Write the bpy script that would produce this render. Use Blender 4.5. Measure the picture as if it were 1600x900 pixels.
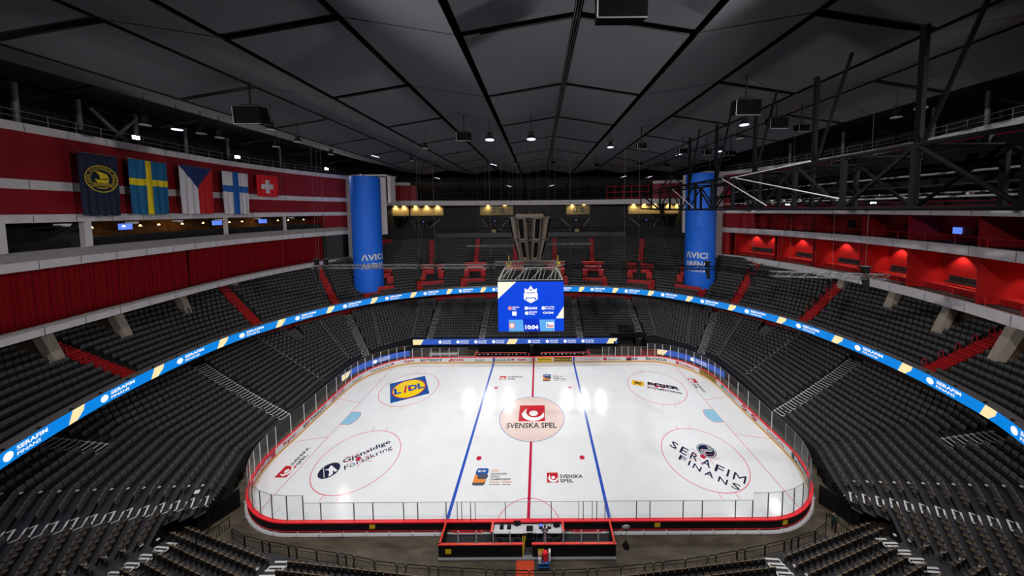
import bpy, math, random
from math import sin, cos, pi, hypot, atan2
from mathutils import Vector, Matrix
random.seed(7)
SC = bpy.context.scene
for o in list(bpy.data.objects): bpy.data.objects.remove(o)
COL = SC.collection
# ------------------------------------------------------------------ camera
F, CX, CY, CZ, PIT, YAW, ROL, SX, SY = 467.36, 1.21, -40.137, 28.804, .0581, .002, -.0083, 41.25, -94.23
def ray(u, v):
    c, s = cos(ROL), sin(ROL); u, v = c*u+s*v, -s*u+c*v
    c, s = cos(PIT), sin(PIT); y = c - s*v; z = -s - c*v
    c, s = cos(YAW), sin(YAW); return Vector((c*u-s*y, s*u+c*y, z))
fwd = ray(0, 0).normalized(); rgt = (ray(1, 0)-ray(0, 0)).normalized(); up = (ray(0, -1)-ray(0, 0)).normalized()
cam = bpy.data.cameras.new('camera'); cam_o = bpy.data.objects.new('camera', cam); COL.objects.link(cam_o)
cam_o.matrix_world = Matrix(((rgt.x, up.x, -fwd.x, CX), (rgt.y, up.y, -fwd.y, CY), (rgt.z, up.z, -fwd.z, CZ), (0, 0, 0, 1)))
cam.sensor_width = 36; cam.sensor_fit = 'HORIZONTAL'; cam.lens = F/1600*36
cam.shift_x = -SX/1600; cam.shift_y = SY/1600; cam.clip_start = .1; cam.clip_end = 400
SC.camera = cam_o
def pix(x, y, z):
    d = Vector((x-CX, y-CY, z-CZ)); w = d.dot(fwd)
    if w <= 0: return (-9999, -9999, 1e9)
    return (800+SX+F*d.dot(rgt)/w, 450+SY-F*d.dot(up)/w, d.length)
# ------------------------------------------------------------------ world, exposure, main lights
w = bpy.data.worlds.new('world'); SC.world = w; w.use_nodes = True
w.node_tree.nodes['Background'].inputs[0].default_value = (.5, .55, .7, 1); w.node_tree.nodes['Background'].inputs[1].default_value = .004
SC.view_settings.view_transform = 'Standard'; SC.view_settings.look = 'None'
SC.view_settings.exposure = 0.0; SC.view_settings.gamma = 1
SC.view_settings.use_curve_mapping = False
E_HALL = 2100; E_FAR = 7500; E_ICE = 8600
def area(name, loc, size, e, col=(1, .98, .96), spread=pi, to=None):
    l = bpy.data.lights.new(name, 'AREA'); l.shape = 'DISK'; l.size = size; l.energy = e; l.color = col; l.spread = spread
    o = bpy.data.objects.new(name, l); COL.objects.link(o); o.location = loc
    if to is not None:
        o.rotation_euler = (Vector(to)-Vector(loc)).to_track_quat('-Z', 'Y').to_euler()
    return o
for x in (-26, -9, 11, 28):                      # added fill lamps, out of view over the near stand
    area('added_hall_fill', (x, -32, 36.8), 1.6, E_HALL, spread=1.9, to=(x*.9, 14, 2))
def spot(name, loc, to, e, ang, rad=.3, col=(1, .98, .96), blend=.3):
    l = bpy.data.lights.new(name, 'SPOT'); l.energy = e; l.spot_size = ang; l.spot_blend = blend; l.shadow_soft_size = rad; l.color = col
    o = bpy.data.objects.new(name, l); COL.objects.link(o); o.location = loc
    o.rotation_euler = (Vector(to)-Vector(loc)).to_track_quat('-Z', 'Y').to_euler(); return o
for x in (-30, -11, 11, 30):
    for y in (-16, 16): spot('ice_spot', (x, y, 38.2), (x*.72, y*.3, 0), E_ICE, 1.25, .35, blend=1)
spot('added_hall_fill', (-18, -32, 36.5), (50, 4, 19), 40000, 1.15, .5, blend=1); spot('added_hall_fill', (19, -32, 36.5), (-49, 8, 23), 24000, 1.15, .5, blend=1)  # two added unseen spots that brighten the opposite side facades
FARL = [(-20.9, 49.0, 29.9), (-14.8, 48.8, 29.9), (-8.7, 49.3, 29.9), (9.35, 49.2, 29.9), (14.45, 48.6, 29.9), (19.9, 48.6, 29.9)]
for p in FARL: spot('far_flood', p, (p[0]*.55, 5, 0), E_FAR, .82, .42)
for p in [(-40, 18, 37.2), (41.5, 18, 37.2)]: spot('side_flood', p, (p[0]*.4, -8, 0), E_FAR*.5, 1.0, .4)
# ------------------------------------------------------------------ materials
def mat(name, col, rough=.7, metal=0, emit=None, es=1, var=0, scale=3, bump=0, spec=None, col2=None, stretch=None):
    m = bpy.data.materials.new(name); m.use_nodes = True; nt = m.node_tree; b = nt.nodes['Principled BSDF']
    b.inputs['Base Color'].default_value = (*col, 1); b.inputs['Roughness'].default_value = rough; b.inputs['Metallic'].default_value = metal
    if spec is not None: b.inputs['Specular IOR Level'].default_value = spec
    if emit: b.inputs['Emission Color'].default_value = (*emit, 1); b.inputs['Emission Strength'].default_value = es
    if var or bump:
        tc = nt.nodes.new('ShaderNodeTexCoord'); n = nt.nodes.new('ShaderNodeTexNoise'); n.inputs['Scale'].default_value = scale; n.inputs['Detail'].default_value = 5
        src = tc.outputs['Object']
        if stretch:
            mp = nt.nodes.new('ShaderNodeMapping'); mp.inputs['Scale'].default_value = stretch; nt.links.new(src, mp.inputs[0]); src = mp.outputs[0]
        nt.links.new(src, n.inputs['Vector'])
        if var:
            r = nt.nodes.new('ShaderNodeValToRGB'); c2 = col2 or tuple(c*(1-var) for c in col)
            r.color_ramp.elements[0].position = .35; r.color_ramp.elements[1].position = .65
            r.color_ramp.elements[0].color = (*c2, 1); r.color_ramp.elements[1].color = (*col, 1)
            nt.links.new(n.outputs[0], r.inputs[0]); nt.links.new(r.outputs[0], b.inputs['Base Color'])
        if bump:
            bp = nt.nodes.new('ShaderNodeBump'); bp.inputs['Strength'].default_value = bump; bp.inputs['Distance'].default_value = .02
            nt.links.new(n.outputs[0], bp.inputs['Height']); nt.links.new(bp.outputs[0], b.inputs['Normal'])
    return m
M = {}
M['concrete'] = mat('concrete_floor', (.115, .09, .06), .55, var=.6, scale=.8, bump=.2, stretch=(.5, 1.6, 1))
M['ice'] = mat('ice', (.84, .86, .88), .11, var=.05, scale=.35, spec=.3)
def paint(n, c): M[n] = mat('ice_paint_'+n, c, .16, spec=.3); return M[n]
paint('i_blue', (.02, .09, .5)); paint('i_red', (.55, .015, .06)); paint('i_line', (.75, .12, .17)); paint('i_crease', (.3, .58, .78))
paint('i_black', (.015, .015, .02)); paint('i_navy', (.012, .018, .05)); paint('i_logo', (.55, .02, .035)); paint('i_pink', (.78, .63, .58))
paint('i_lidlblue', (.015, .09, .36)); paint('i_yellow', (.95, .7, .01)); paint('i_white', (.86, .88, .9)); paint('i_orange', (.85, .28, .05)); paint('i_grey', (.08, .09, .12)); paint('i_beijer', (.9, .52, .02))
M['terrace'] = mat('terrace_floor', (.03, .031, .037), .6, var=.3, scale=1.5)
M['terrace_top'] = mat('upper_terrace_floor', (.022, .02, .02), .7, var=.3, scale=1.5)
M['nosing'] = mat('white_step_nosing', (.75, .75, .73), .5)
M['seat_cloth'] = mat('seat_fabric', (.1, .1, .106), .8, var=.25, scale=40, spec=.2)
M['seat_shell'] = mat('seat_shell', (.03, .029, .03), .5, spec=.3)
M['seat_trim'] = mat('seat_tan_edge', (.2, .135, .075), .5)
M['rubber'] = mat('black_panel', (.012, .012, .013), .6)
M['red_wall'] = mat('red_wall_panel', (.3, .006, .012), .55, var=.15, scale=.6)
M['red_stair'] = mat('red_stair_paint', (.5, .012, .015), .5)
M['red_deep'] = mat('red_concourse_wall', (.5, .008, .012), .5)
M['red_box'] = mat('red_box_wall', (.42, .01, .01), .5)
M['curtain'] = mat('red_curtain', (.2, .004, .007), .9, spec=.1)
M['white_panel'] = mat('white_facade_panel', (.78, .75, .77), .55, var=.12, scale=1.2)
M['ledge'] = mat('grey_stone_ledge', (.42, .39, .38), .6, var=.15, scale=2)
M['pillar'] = mat('beige_concrete', (.5, .43, .35), .7, var=.2, scale=3)
M['pillar_wall'] = mat('brown_portal_wall', (.1, .06, .035), .8)
M['banner_blue'] = mat('blue_banner_fabric', (.008, .18, .98), .6, var=.08, scale=2)
M['logo_white'] = mat('white_print', (.85, .87, .9), .5)
M['ceil'] = mat('acoustic_panel', (.1, .1, .114), .9, var=.1, scale=6, bump=.2)
M['ceil_dark'] = mat('ceiling_gap', (.006, .006, .007), .8)
M['ceil_beam'] = mat('ceiling_beam_grey', (.13, .12, .12), .8)
M['dark_wall'] = mat('dark_wall', (.012, .012, .014), .8)
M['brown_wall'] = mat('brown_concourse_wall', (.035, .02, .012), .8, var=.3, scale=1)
M['steel_dark'] = mat('black_steel', (.006, .006, .007), .8, spec=.03)
M['steel'] = mat('galvanised_steel', (.12, .12, .125), .5, metal=.3)
M['alu'] = mat('aluminium', (.8, .8, .82), .4, metal=.3)
M['frame_grey'] = mat('grey_frame', (.26, .26, .24), .6)
M['rail_grey'] = mat('grey_rail', (.22, .23, .25), .5)
M['board_white'] = mat('board_white', (.8, .8, .82), .3)
M['board_red'] = mat('board_top_red', (.95, .015, .03), .35)
M['board_orange'] = mat('box_rail_red', (.9, .05, .025), .3)
M['board_kick'] = mat('kick_plate_yellow', (.85, .42, .02), .4)
M['black'] = mat('black_plastic', (.009, .009, .01), .6, spec=.12)
M['txt_black'] = mat('black_print', (.012, .012, .02), .5)
M['txt_red'] = mat('red_print', (.5, .012, .06), .5)
M['txt_yellow'] = mat('yellow_print', (.9, .65, .02), .5)
M['txt_navy'] = mat('navy_print', (.02, .05, .12), .5)
M['txt_teal'] = mat('teal_print', (.01, .06, .06), .5)
M['txt_green'] = mat('green_print', (.02, .35, .08), .5)
M['yellow_sheet'] = mat('yellow_sheet', (.85, .55, .01), .5)
M['red_carpet'] = mat('red_carpet', (.55, .02, .012), .9, var=.35, scale=8, bump=.3, col2=(.65, .1, .02))
M['bench_wood'] = mat('bench_white', (.6, .57, .52), .6)
M['led_blue'] = mat('led_blue', (0, 0, 0), .4, emit=(.0, .24, .8), es=.95)
M['led_cream'] = mat('led_cream', (0, 0, 0), .4, emit=(1, .82, .42), es=1)
M['led_white'] = mat('led_white', (0, 0, 0), .4, emit=(1, 1, 1), es=1)
M['screen_blue'] = mat('screen_blue', (0, 0, 0), .4, emit=(.0, .06, .75), es=1)
M['screen_deep'] = mat('screen_deep_blue', (0, 0, 0), .4, emit=(.0, .03, .6), es=1)
M['screen_sky'] = mat('screen_sky_blue', (0, 0, 0), .4, emit=(.12, .42, .9), es=1)
M['screen_cream'] = mat('screen_cream', (0, 0, 0), .4, emit=(1, .97, .8), es=1)
M['screen_red'] = mat('screen_red', (0, 0, 0), .4, emit=(.9, .3, .28), es=1)
M['ad_blue'] = mat('ad_blue', (0, 0, 0), .4, emit=(.03, .1, .5), es=1)
M['lamp_on'] = mat('lamp_glow', (0, 0, 0), .4, emit=(1, .95, .85), es=30)
M['lamp_dim'] = mat('lamp_glow_dim', (0, 0, 0), .4, emit=(.9, .8, 1), es=1.4)
M['lamp_warm'] = mat('lamp_glow_warm', (0, 0, 0), .4, emit=(1, .62, .25), es=5)
M['tv'] = mat('tv_glow', (0, 0, 0), .4, emit=(.12, .25, .9), es=1)
M['corr_wall'] = mat('corridor_cream_wall', (.5, .4, .2), .7)
M['bar_wall'] = mat('bar_amber_wall', (.3, .15, .05), .7, var=.5, scale=2)
M['room_grey'] = mat('box_grey_wall', (.05, .05, .055), .8)
M['speaker_grille'] = mat('speaker_grille', (.004, .004, .004), .8, spec=.03)
M['speaker_case'] = mat('speaker_case_taupe', (.11, .088, .072), .6, spec=.3)
M['skin'] = mat('skin', (.5, .26, .18), .6)
M['hair'] = mat('hair_dark', (.02, .012, .008), .7)
M['shirt_navy'] = mat('navy_shirt', (.015, .02, .05), .8)
M['jeans'] = mat('blue_jeans', (.2, .3, .42), .8, var=.3, scale=20)
M['jacket_green'] = mat('dark_green_jacket', (.012, .05, .04), .8)
M['trouser_black'] = mat('black_trousers', (.01, .01, .012), .8)
M['cable'] = mat('cable', (.06, .055, .05), .8, spec=.1)
M['card'] = mat('cardboard', (.35, .2, .08), .8)
M['white'] = mat('white_plastic', (.75, .75, .77), .4)
M['blue_bin'] = mat('blue_plastic', (.02, .1, .3), .5)
g = bpy.data.materials.new('rink_glass'); g.use_nodes = True; nt = g.node_tree; nt.nodes.clear()
out = nt.nodes.new('ShaderNodeOutputMaterial'); mx = nt.nodes.new('ShaderNodeMixShader'); tr = nt.nodes.new('ShaderNodeBsdfTransparent'); gl = nt.nodes.new('ShaderNodeBsdfGlossy'); lw = nt.nodes.new('ShaderNodeLayerWeight'); pw = nt.nodes.new('ShaderNodeMath'); pw.operation = 'POWER'; pw.inputs[1].default_value = 4; ml = nt.nodes.new('ShaderNodeMath'); ml.operation = 'MULTIPLY_ADD'; ml.inputs[1].default_value = .22; ml.inputs[2].default_value = .02
tr.inputs[0].default_value = (.965, .975, .975, 1); gl.inputs[1].default_value = .03
nt.links.new(lw.outputs[1], pw.inputs[0]); nt.links.new(pw.outputs[0], ml.inputs[0]); nt.links.new(ml.outputs[0], mx.inputs[0]); nt.links.new(tr.outputs[0], mx.inputs[1]); nt.links.new(gl.outputs[0], mx.inputs[2]); nt.links.new(mx.outputs[0], out.inputs[0]); M['glass'] = g
# ------------------------------------------------------------------ mesh helpers
class MB:
    def __init__(s): s.v = []; s.f = []; s.m = []
    def poly(s, pts, mi=0):
        n = len(s.v); s.v += [tuple(p) for p in pts]; s.f.append(tuple(range(n, n+len(pts)))); s.m.append(mi)
    def box(s, c, sz, mi=0, rz=0, tilt=0, top=None):
        hx, hy, hz = sz[0]/2, sz[1]/2, sz[2]/2; n = len(s.v); cr, sr = cos(rz), sin(rz)
        for dz in (-hz, hz):
            for dx, dy in ((-hx, -hy), (hx, -hy), (hx, hy), (-hx, hy)):
                y = dy + dz*tilt
                s.v.append((c[0]+cr*dx-sr*y, c[1]+sr*dx+cr*y, c[2]+dz))
        for i, q in enumerate(((0, 3, 2, 1), (4, 5, 6, 7), (0, 1, 5, 4), (1, 2, 6, 5), (2, 3, 7, 6), (3, 0, 4, 7))):
            s.f.append(tuple(n+k for k in q)); s.m.append(top if (i == 1 and top is not None) else mi)
    def prism(s, pts, z0, z1, mi=0):
        n = len(s.v); k = len(pts)
        s.v += [(p[0], p[1], z0) for p in pts]+[(p[0], p[1], z1) for p in pts]
        s.f.append(tuple(range(n+k-1, n-1, -1))); s.m.append(mi); s.f.append(tuple(range(n+k, n+2*k))); s.m.append(mi)
        for i in range(k):
            j = (i+1) % k; s.f.append((n+i, n+j, n+k+j, n+k+i)); s.m.append(mi)
    def hexa(s, a, b, mi=0):     # two quads joined
        n = len(s.v); s.v += [tuple(p) for p in a]+[tuple(p) for p in b]
        for q in ((3, 2, 1, 0), (4, 5, 6, 7), (0, 1, 5, 4), (1, 2, 6, 5), (2, 3, 7, 6), (3, 0, 4, 7)):
            s.f.append(tuple(n+k for k in q)); s.m.append(mi)
    def tube(s, a, b, r, k=6, mi=0, r2=None):
        a = Vector(a); b = Vector(b); d = (b-a)
        if d.length < 1e-6: return
        d.normalize(); u = d.cross(Vector((0, 0, 1)) if abs(d.z) < .9 else Vector((1, 0, 0))).normalized(); v = d.cross(u); n = len(s.v)
        r2 = r if r2 is None else r2
        for p, rr in ((a, r), (b, r2)):
            for i in range(k):
                t = 2*pi*i/k; s.v.append(tuple(p+u*(rr*cos(t))+v*(rr*sin(t))))
        for i in range(k):
            j = (i+1) % k; s.f.append((n+i, n+j, n+k+j, n+k+i)); s.m.append(mi)
        s.f.append(tuple(n+k-1-i for i in range(k))); s.m.append(mi); s.f.append(tuple(n+k+i for i in range(k))); s.m.append(mi)
    def path(s, pts, r, k=6, mi=0):
        for a, b in zip(pts, pts[1:]): s.tube(a, b, r, k, mi)
    def disc(s, c, r, z=None, k=32, mi=0, ry=None):
        ry = ry or r; s.poly([(c[0]+r*cos(2*pi*i/k), c[1]+ry*sin(2*pi*i/k), c[2]) for i in range(k)], mi)
    def ring(s, c, r0, r1, z, k=72, a0=0, a1=2*pi, mi=0):
        for i in range(k):
            t, u = a0+(a1-a0)*i/k, a0+(a1-a0)*(i+1)/k
            s.poly([(c[0]+r0*cos(t), c[1]+r0*sin(t), z), (c[0]+r1*cos(t), c[1]+r1*sin(t), z), (c[0]+r1*cos(u), c[1]+r1*sin(u), z), (c[0]+r0*cos(u), c[1]+r0*sin(u), z)], mi)
    def line(s, a, b, wd, z, mi=0):
        d = Vector((b[0]-a[0], b[1]-a[1])).normalized(); n = Vector((-d.y, d.x))*wd/2
        s.poly([(a[0]+n.x, a[1]+n.y, z), (a[0]-n.x, a[1]-n.y, z), (b[0]-n.x, b[1]-n.y, z), (b[0]+n.x, b[1]+n.y, z)], mi)
    def sweep(s, pts, nrm, prof, mis, closed=False):
        """pts plan points, nrm outward normals, prof [(d,z)]; mis: material per profile segment"""
        n = len(s.v); k = len(prof)
        for p, q in zip(pts, nrm):
            for d, z in prof: s.v.append((p[0]+q[0]*d, p[1]+q[1]*d, z))
        m = len(pts)
        for i in range(m if closed else m-1):
            j = (i+1) % m
            for a in range(k):
                b = (a+1) % k
                if mis[a] is None: continue
                s.f.append((n+i*k+a, n+j*k+a, n+j*k+b, n+i*k+b)); s.m.append(mis[a])
def mk(name, mb, mats, parent=None, loc=None, smooth=False):
    me = bpy.data.meshes.new(name); me.from_pydata(mb.v, [], mb.f)
    if not isinstance(mats, (list, tuple)): mats = [mats]
    for m in mats: me.materials.append(M[m] if isinstance(m, str) else m)
    if len(mats) > 1: me.polygons.foreach_set('material_index', mb.m)
    if smooth: me.polygons.foreach_set('use_smooth', [True]*len(mb.f))
    me.update(); o = bpy.data.objects.new(name, me); COL.objects.link(o)
    if parent: o.parent = parent
    if loc: o.location = loc
    return o
def tag(o, label=None, cat=None, group=None, kind=None):
    if label: o['label'] = label
    if cat: o['category'] = cat
    if group: o['group'] = group
    if kind: o['kind'] = kind
    return o
def thing(name, label, cat, loc=(0, 0, 0), rz=0, group=None):
    o = bpy.data.objects.new(name, None); COL.objects.link(o); o.location = loc; o.rotation_euler = (0, 0, rz); o.empty_display_size = .2
    return tag(o, label, cat, group)
def dup(root, loc=None, rz=None, label=None, group=None):
    r = root.copy(); COL.objects.link(r)
    if loc is not None: r.location = loc
    if rz is not None: r.rotation_euler = (0, 0, rz)
    if label: r['label'] = label
    if group: r['group'] = group
    for ch in root.children:
        c = ch.copy(); COL.objects.link(c); c.parent = r
        for g2 in ch.children:
            d = g2.copy(); COL.objects.link(d); d.parent = c
    return r
_tc = {}
def text_geo(t, bold=0):
    if (t, bold) in _tc: return _tc[(t, bold)]
    cu = bpy.data.curves.new('t', 'FONT'); cu.body = t; cu.size = 1; cu.offset = bold; cu.resolution_u = 2
    o = bpy.data.objects.new('t', cu); COL.objects.link(o); bpy.context.view_layer.update()
    me = bpy.data.meshes.new_from_object(o.evaluated_get(bpy.context.evaluated_depsgraph_get()))
    v = [tuple(p.co) for p in me.vertices]; f = [tuple(p.vertices) for p in me.polygons]
    bpy.data.objects.remove(o); bpy.data.meshes.remove(me)
    x0 = min(p[0] for p in v); x1 = max(p[0] for p in v); y0 = min(p[1] for p in v); y1 = max(p[1] for p in v)
    r = ([((p[0]-x0)/(x1-x0), (p[1]-y0)/(y1-y0)) for p in v], f, (x1-x0)/(y1-y0)); _tc[(t, bold)] = r; return r
def text_into(mb, t, fn, bold=0, mi=0):
    v, f, a = text_geo(t, bold); n = len(mb.v); mb.v += [tuple(fn(*p)) for p in v]
    mb.f += [tuple(n+i for i in q) for q in f]; mb.m += [mi]*len(f)
def quadmap(o, ux, uy):      # origin, full width vector, full height vector
    o = Vector(o); ux = Vector(ux); uy = Vector(uy); return lambda u, v: o+ux*u+uy*v
def cr(pts, n=6):            # Catmull-Rom through plan points
    P = [Vector(p) for p in pts]; P = [2*P[0]-P[1]]+P+[2*P[-1]-P[-2]]; out = []
    for i in range(1, len(P)-2):
        for k in range(n):
            t = k/n; a, b, c, d = P[i-1:i+3]
            out.append(.5*((2*b)+(c-a)*t+(2*a-5*b+4*c-d)*t*t+(3*b-a-3*c+d)*t**3))
    out.append(P[-2]); return [(p.x, p.y) for p in out]
def normals(pts, inward_pt=(0, 6)):
    ns = []
    for i in range(len(pts)):
        a = pts[max(i-1, 0)]; b = pts[min(i+1, len(pts)-1)]; d = Vector((b[0]-a[0], b[1]-a[1])).normalized(); n = Vector((-d.y, d.x))
        if n.x*(pts[i][0]-inward_pt[0])+n.y*(pts[i][1]-inward_pt[1]) < 0: n = -n
        ns.append((n.x, n.y))
    return ns
class Curve:
    def __init__(s, pts, n=8):
        s.p = cr(pts, n); s.n = normals(s.p); s.s = [0]
        for a, b in zip(s.p, s.p[1:]): s.s.append(s.s[-1]+hypot(b[0]-a[0], b[1]-a[1]))
        s.L = s.s[-1]
    def at(s, t, d=0):
        t = min(max(t, 0), s.L-1e-6); lo, hi = 0, len(s.s)-1
        while hi-lo > 1:
            m = (lo+hi)//2
            if s.s[m] <= t: lo = m
            else: hi = m
        k = (t-s.s[lo])/(s.s[hi]-s.s[lo]); a, b = s.p[lo], s.p[hi]; na, nb = s.n[lo], s.n[hi]
        nx, ny = na[0]+(nb[0]-na[0])*k, na[1]+(nb[1]-na[1])*k; l = hypot(nx, ny); nx /= l; ny /= l
        return (a[0]+(b[0]-a[0])*k+nx*d, a[1]+(b[1]-a[1])*k+ny*d), (nx, ny)
    def near(s, x, y):
        return min(((p[0]-x)**2+(p[1]-y)**2, t) for p, t in zip(s.p, s.s))[1]
    def sub(s, t0, t1, step=1.2):
        k = max(2, int((t1-t0)/step)+1); r = [s.at(t0+(t1-t0)*i/(k-1)) for i in range(k)]; return [a for a, b in r], [b for a, b in r]
# ================================================================== SETTING: floor, shell, ceiling
mb = MB(); mb.box((0, 5, -.2), (140, 140, .3)); tag(mk('floor', mb, 'concrete'), 'brown concrete arena floor around the rink', kind='structure')
SHELL = Curve([(-60+0, -46), (-64, -20), (-66, 5), (-60, 32), (-42, 60), (-20, 68), (0, 70), (20, 68), (42, 60), (60, 32), (66, 5), (64, -20), (60, -46)])
mb = MB(); mb.sweep(SHELL.p, SHELL.n, [(0, 0), (0, 46), (.5, 46), (.5, 0)], [0, 0, 0, 0]); tag(mk('wall_back', mb, 'dark_wall'), 'dark outer wall of the hall', kind='structure')
mb = MB(); mb.box((0, -47, 22), (130, .5, 46)); tag(mk('wall_front', mb, 'dark_wall'), 'dark wall behind the near stands', kind='structure')
# ceiling: folded rows of acoustic panels with dark gaps
mb = MB(); XS = [3.5+6.85*k for k in range(-7, 7)]; YS = [-50.5+9.4*k for k in range(0, 12)]
def cz_(i): return 40.0 if (i % 2 == 1) else 38.9
for i in range(len(XS)-1):
    for j in range(len(YS)-1):
        x0, x1, y0, y1 = XS[i], XS[i+1], YS[j], YS[j+1]; z0, z1 = cz_(i), cz_(i+1)
        if j >= 10: continue
        if abs((x0+x1)/2) > 41: continue
        gx = .24; gy0 = .5 if (i % 2 == 1) != (x0 > 3) or True else .1
        dark = (i % 2 == 1) if x0 < 3 else (i % 2 == 0)
        gy = .05 if dark else .3
        ya = y0+gy; yb = y1-gy
        fx = lambda t: z0+(z1-z0)*t
        tx = gx/(x1-x0)
        a = [(x0+gx, ya, fx(tx)), (x1-gx, ya, fx(1-tx)), (x1-gx, yb, fx(1-tx)), (x0+gx, yb, fx(tx))]
        mb.hexa(a, [(p[0], p[1], p[2]+.12) for p in a], 1); mb.m[-6] = 0
mb.prism([(-62, -50), (62, -50), (62, 72), (-62, 72)], 42.2, 42.6, 1)
for i in range(1, len(XS)-1):                       # grey roof girders seen at the folds
    if abs(XS[i]) > 42: continue
    big = i % 3 == 1
    if abs(XS[i]-3.5) < .1:
        for sgn in (-1, 0, 1): mb.box((XS[i]+sgn*.15, 0, cz_(i)+.1), (.05, 101, .12), 2)
for i in range(0, len(XS)-1):
    if abs(XS[i]+3.4) > 44: continue
    for j in range(len(YS)):
        if YS[j] < 50: mb.hexa([(XS[i]+.2, YS[j]-.05, cz_(i)+.2), (XS[i+1]-.2, YS[j]-.05, cz_(i+1)+.2), (XS[i+1]-.2, YS[j]+.05, cz_(i+1)+.2), (XS[i]+.2, YS[j]+.05, cz_(i)+.2)],
                          [(XS[i]+.2, YS[j]-.05, cz_(i)+.35), (XS[i+1]-.2, YS[j]-.05, cz_(i+1)+.35), (XS[i+1]-.2, YS[j]+.05, cz_(i+1)+.35), (XS[i]+.2, YS[j]+.05, cz_(i)+.35)], 1)
# lower rear ceiling beyond the last girder, panels stepping down
for j in range(3):
    y0 = 51+5.4*j; z0 = 37.6-1.5*j; z1 = z0-1.3
    for i in range(len(XS)-1):
        x0, x1 = XS[i], XS[i+1]; f0 = .4 if i % 2 == 1 else 0; f1 = .4-f0
        if abs((x0+x1)/2) > 44-3*j: continue
        a = [(x0+.15, y0+.2, z0+f0), (x1-.15, y0+.2, z0+f1), (x1-.15, y0+5.2, z1+f1), (x0+.15, y0+5.2, z1+f0)]
        mb.hexa(a, [(p[0], p[1], p[2]+.12) for p in a], 3)
M['ceil_rear'] = mat('rear_acoustic_panel', (.07, .07, .078), .9)
mb.box((0, 50.6, 38.2), (78, .3, 1.0), 1)
tag(mk('ceiling', mb, ['ceil', 'ceil_dark', 'ceil_beam', 'ceil_rear']), 'folded ceiling of grey acoustic panels with dark joints', kind='structure')
# ================================================================== LOWER BOWL
KR = 16; RISE = .34
INL = [(0, 20.4), (-25.4, 20.6), (-29.8, 16.5), (-32.5, 11.6), (-32.7, 5.3), (-31.9, -8.2), (-30.1, -12.3), (-28.6, -16.0), (-20.0, -17.9), (0, -19.7)]
OUL = [(0, 32.4), (-27.3, 30.2), (-36.2, 25.2), (-42.0, 17.3), (-47.0, 9.5), (-47.2, -10.0), (-43.8, -18.8), (-34.6, -27.2), (-23.5, -31.0), (0, -32.8)]
Z0 = [2.05, 2.05, 2.05, 2.05, 2.05, 2.0, 1.85, 1.6, 1.1, 1.0]
AIS = {-1: [(0, .43, .40, 0, KR), (0, .86, .82, 0, KR), (2, .5, .5, 0, KR), (3, .5, .5, 12, KR), (4, .57, .44, 0, KR), (5, .35, .35, 11, KR), (6, .3, .45, 0, KR), (7, .0, .55, 2, KR), (8, .03, .2, 0, KR)],
       1: [(0, .38, .36, 0, KR), (0, .88, .84, 0, KR), (2, .5, .5, 0, KR), (3, .5, .5, 12, KR), (4, .57, .44, 0, KR), (5, .35, .35, 11, KR), (6, .3, .45, 0, KR), (7, .0, .55, 2, KR), (8, .03, .2, 0, KR)]}
SECN = {0: 'the straight far stand', 1: 'the far corner by the bench end', 2: 'the far corner', 3: 'the far end of the side stand', 4: 'the side stand behind the goal', 5: 'the side stand towards the near corner', 6: 'the near corner stand', 7: 'the near corner beside the walkway', 8: 'the near stand behind the fence'}
def P_(sd, j, k):
    a, b = INL[j], OUL[j]; t = k/KR; sc = 1 if sd < 0 else .97
    return (-sd*(a[0]+(b[0]*sc-a[0])*t), a[1]+(b[1]-a[1])*t)
def lerp2(a, b, t): return (a[0]+(b[0]-a[0])*t, a[1]+(b[1]-a[1])*t)
seats = []     # (x,y,z,angle,side,sector,row)
ter = MB(); tw = []
def removed(sd, j, t, k):     # tunnel mouths cut into the stands
    if j == 6 and k < 3 and t > .62: return True
    if sd > 0 and j == 0 and k < 3 and .70 < t < .83: return True
    return False
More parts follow.
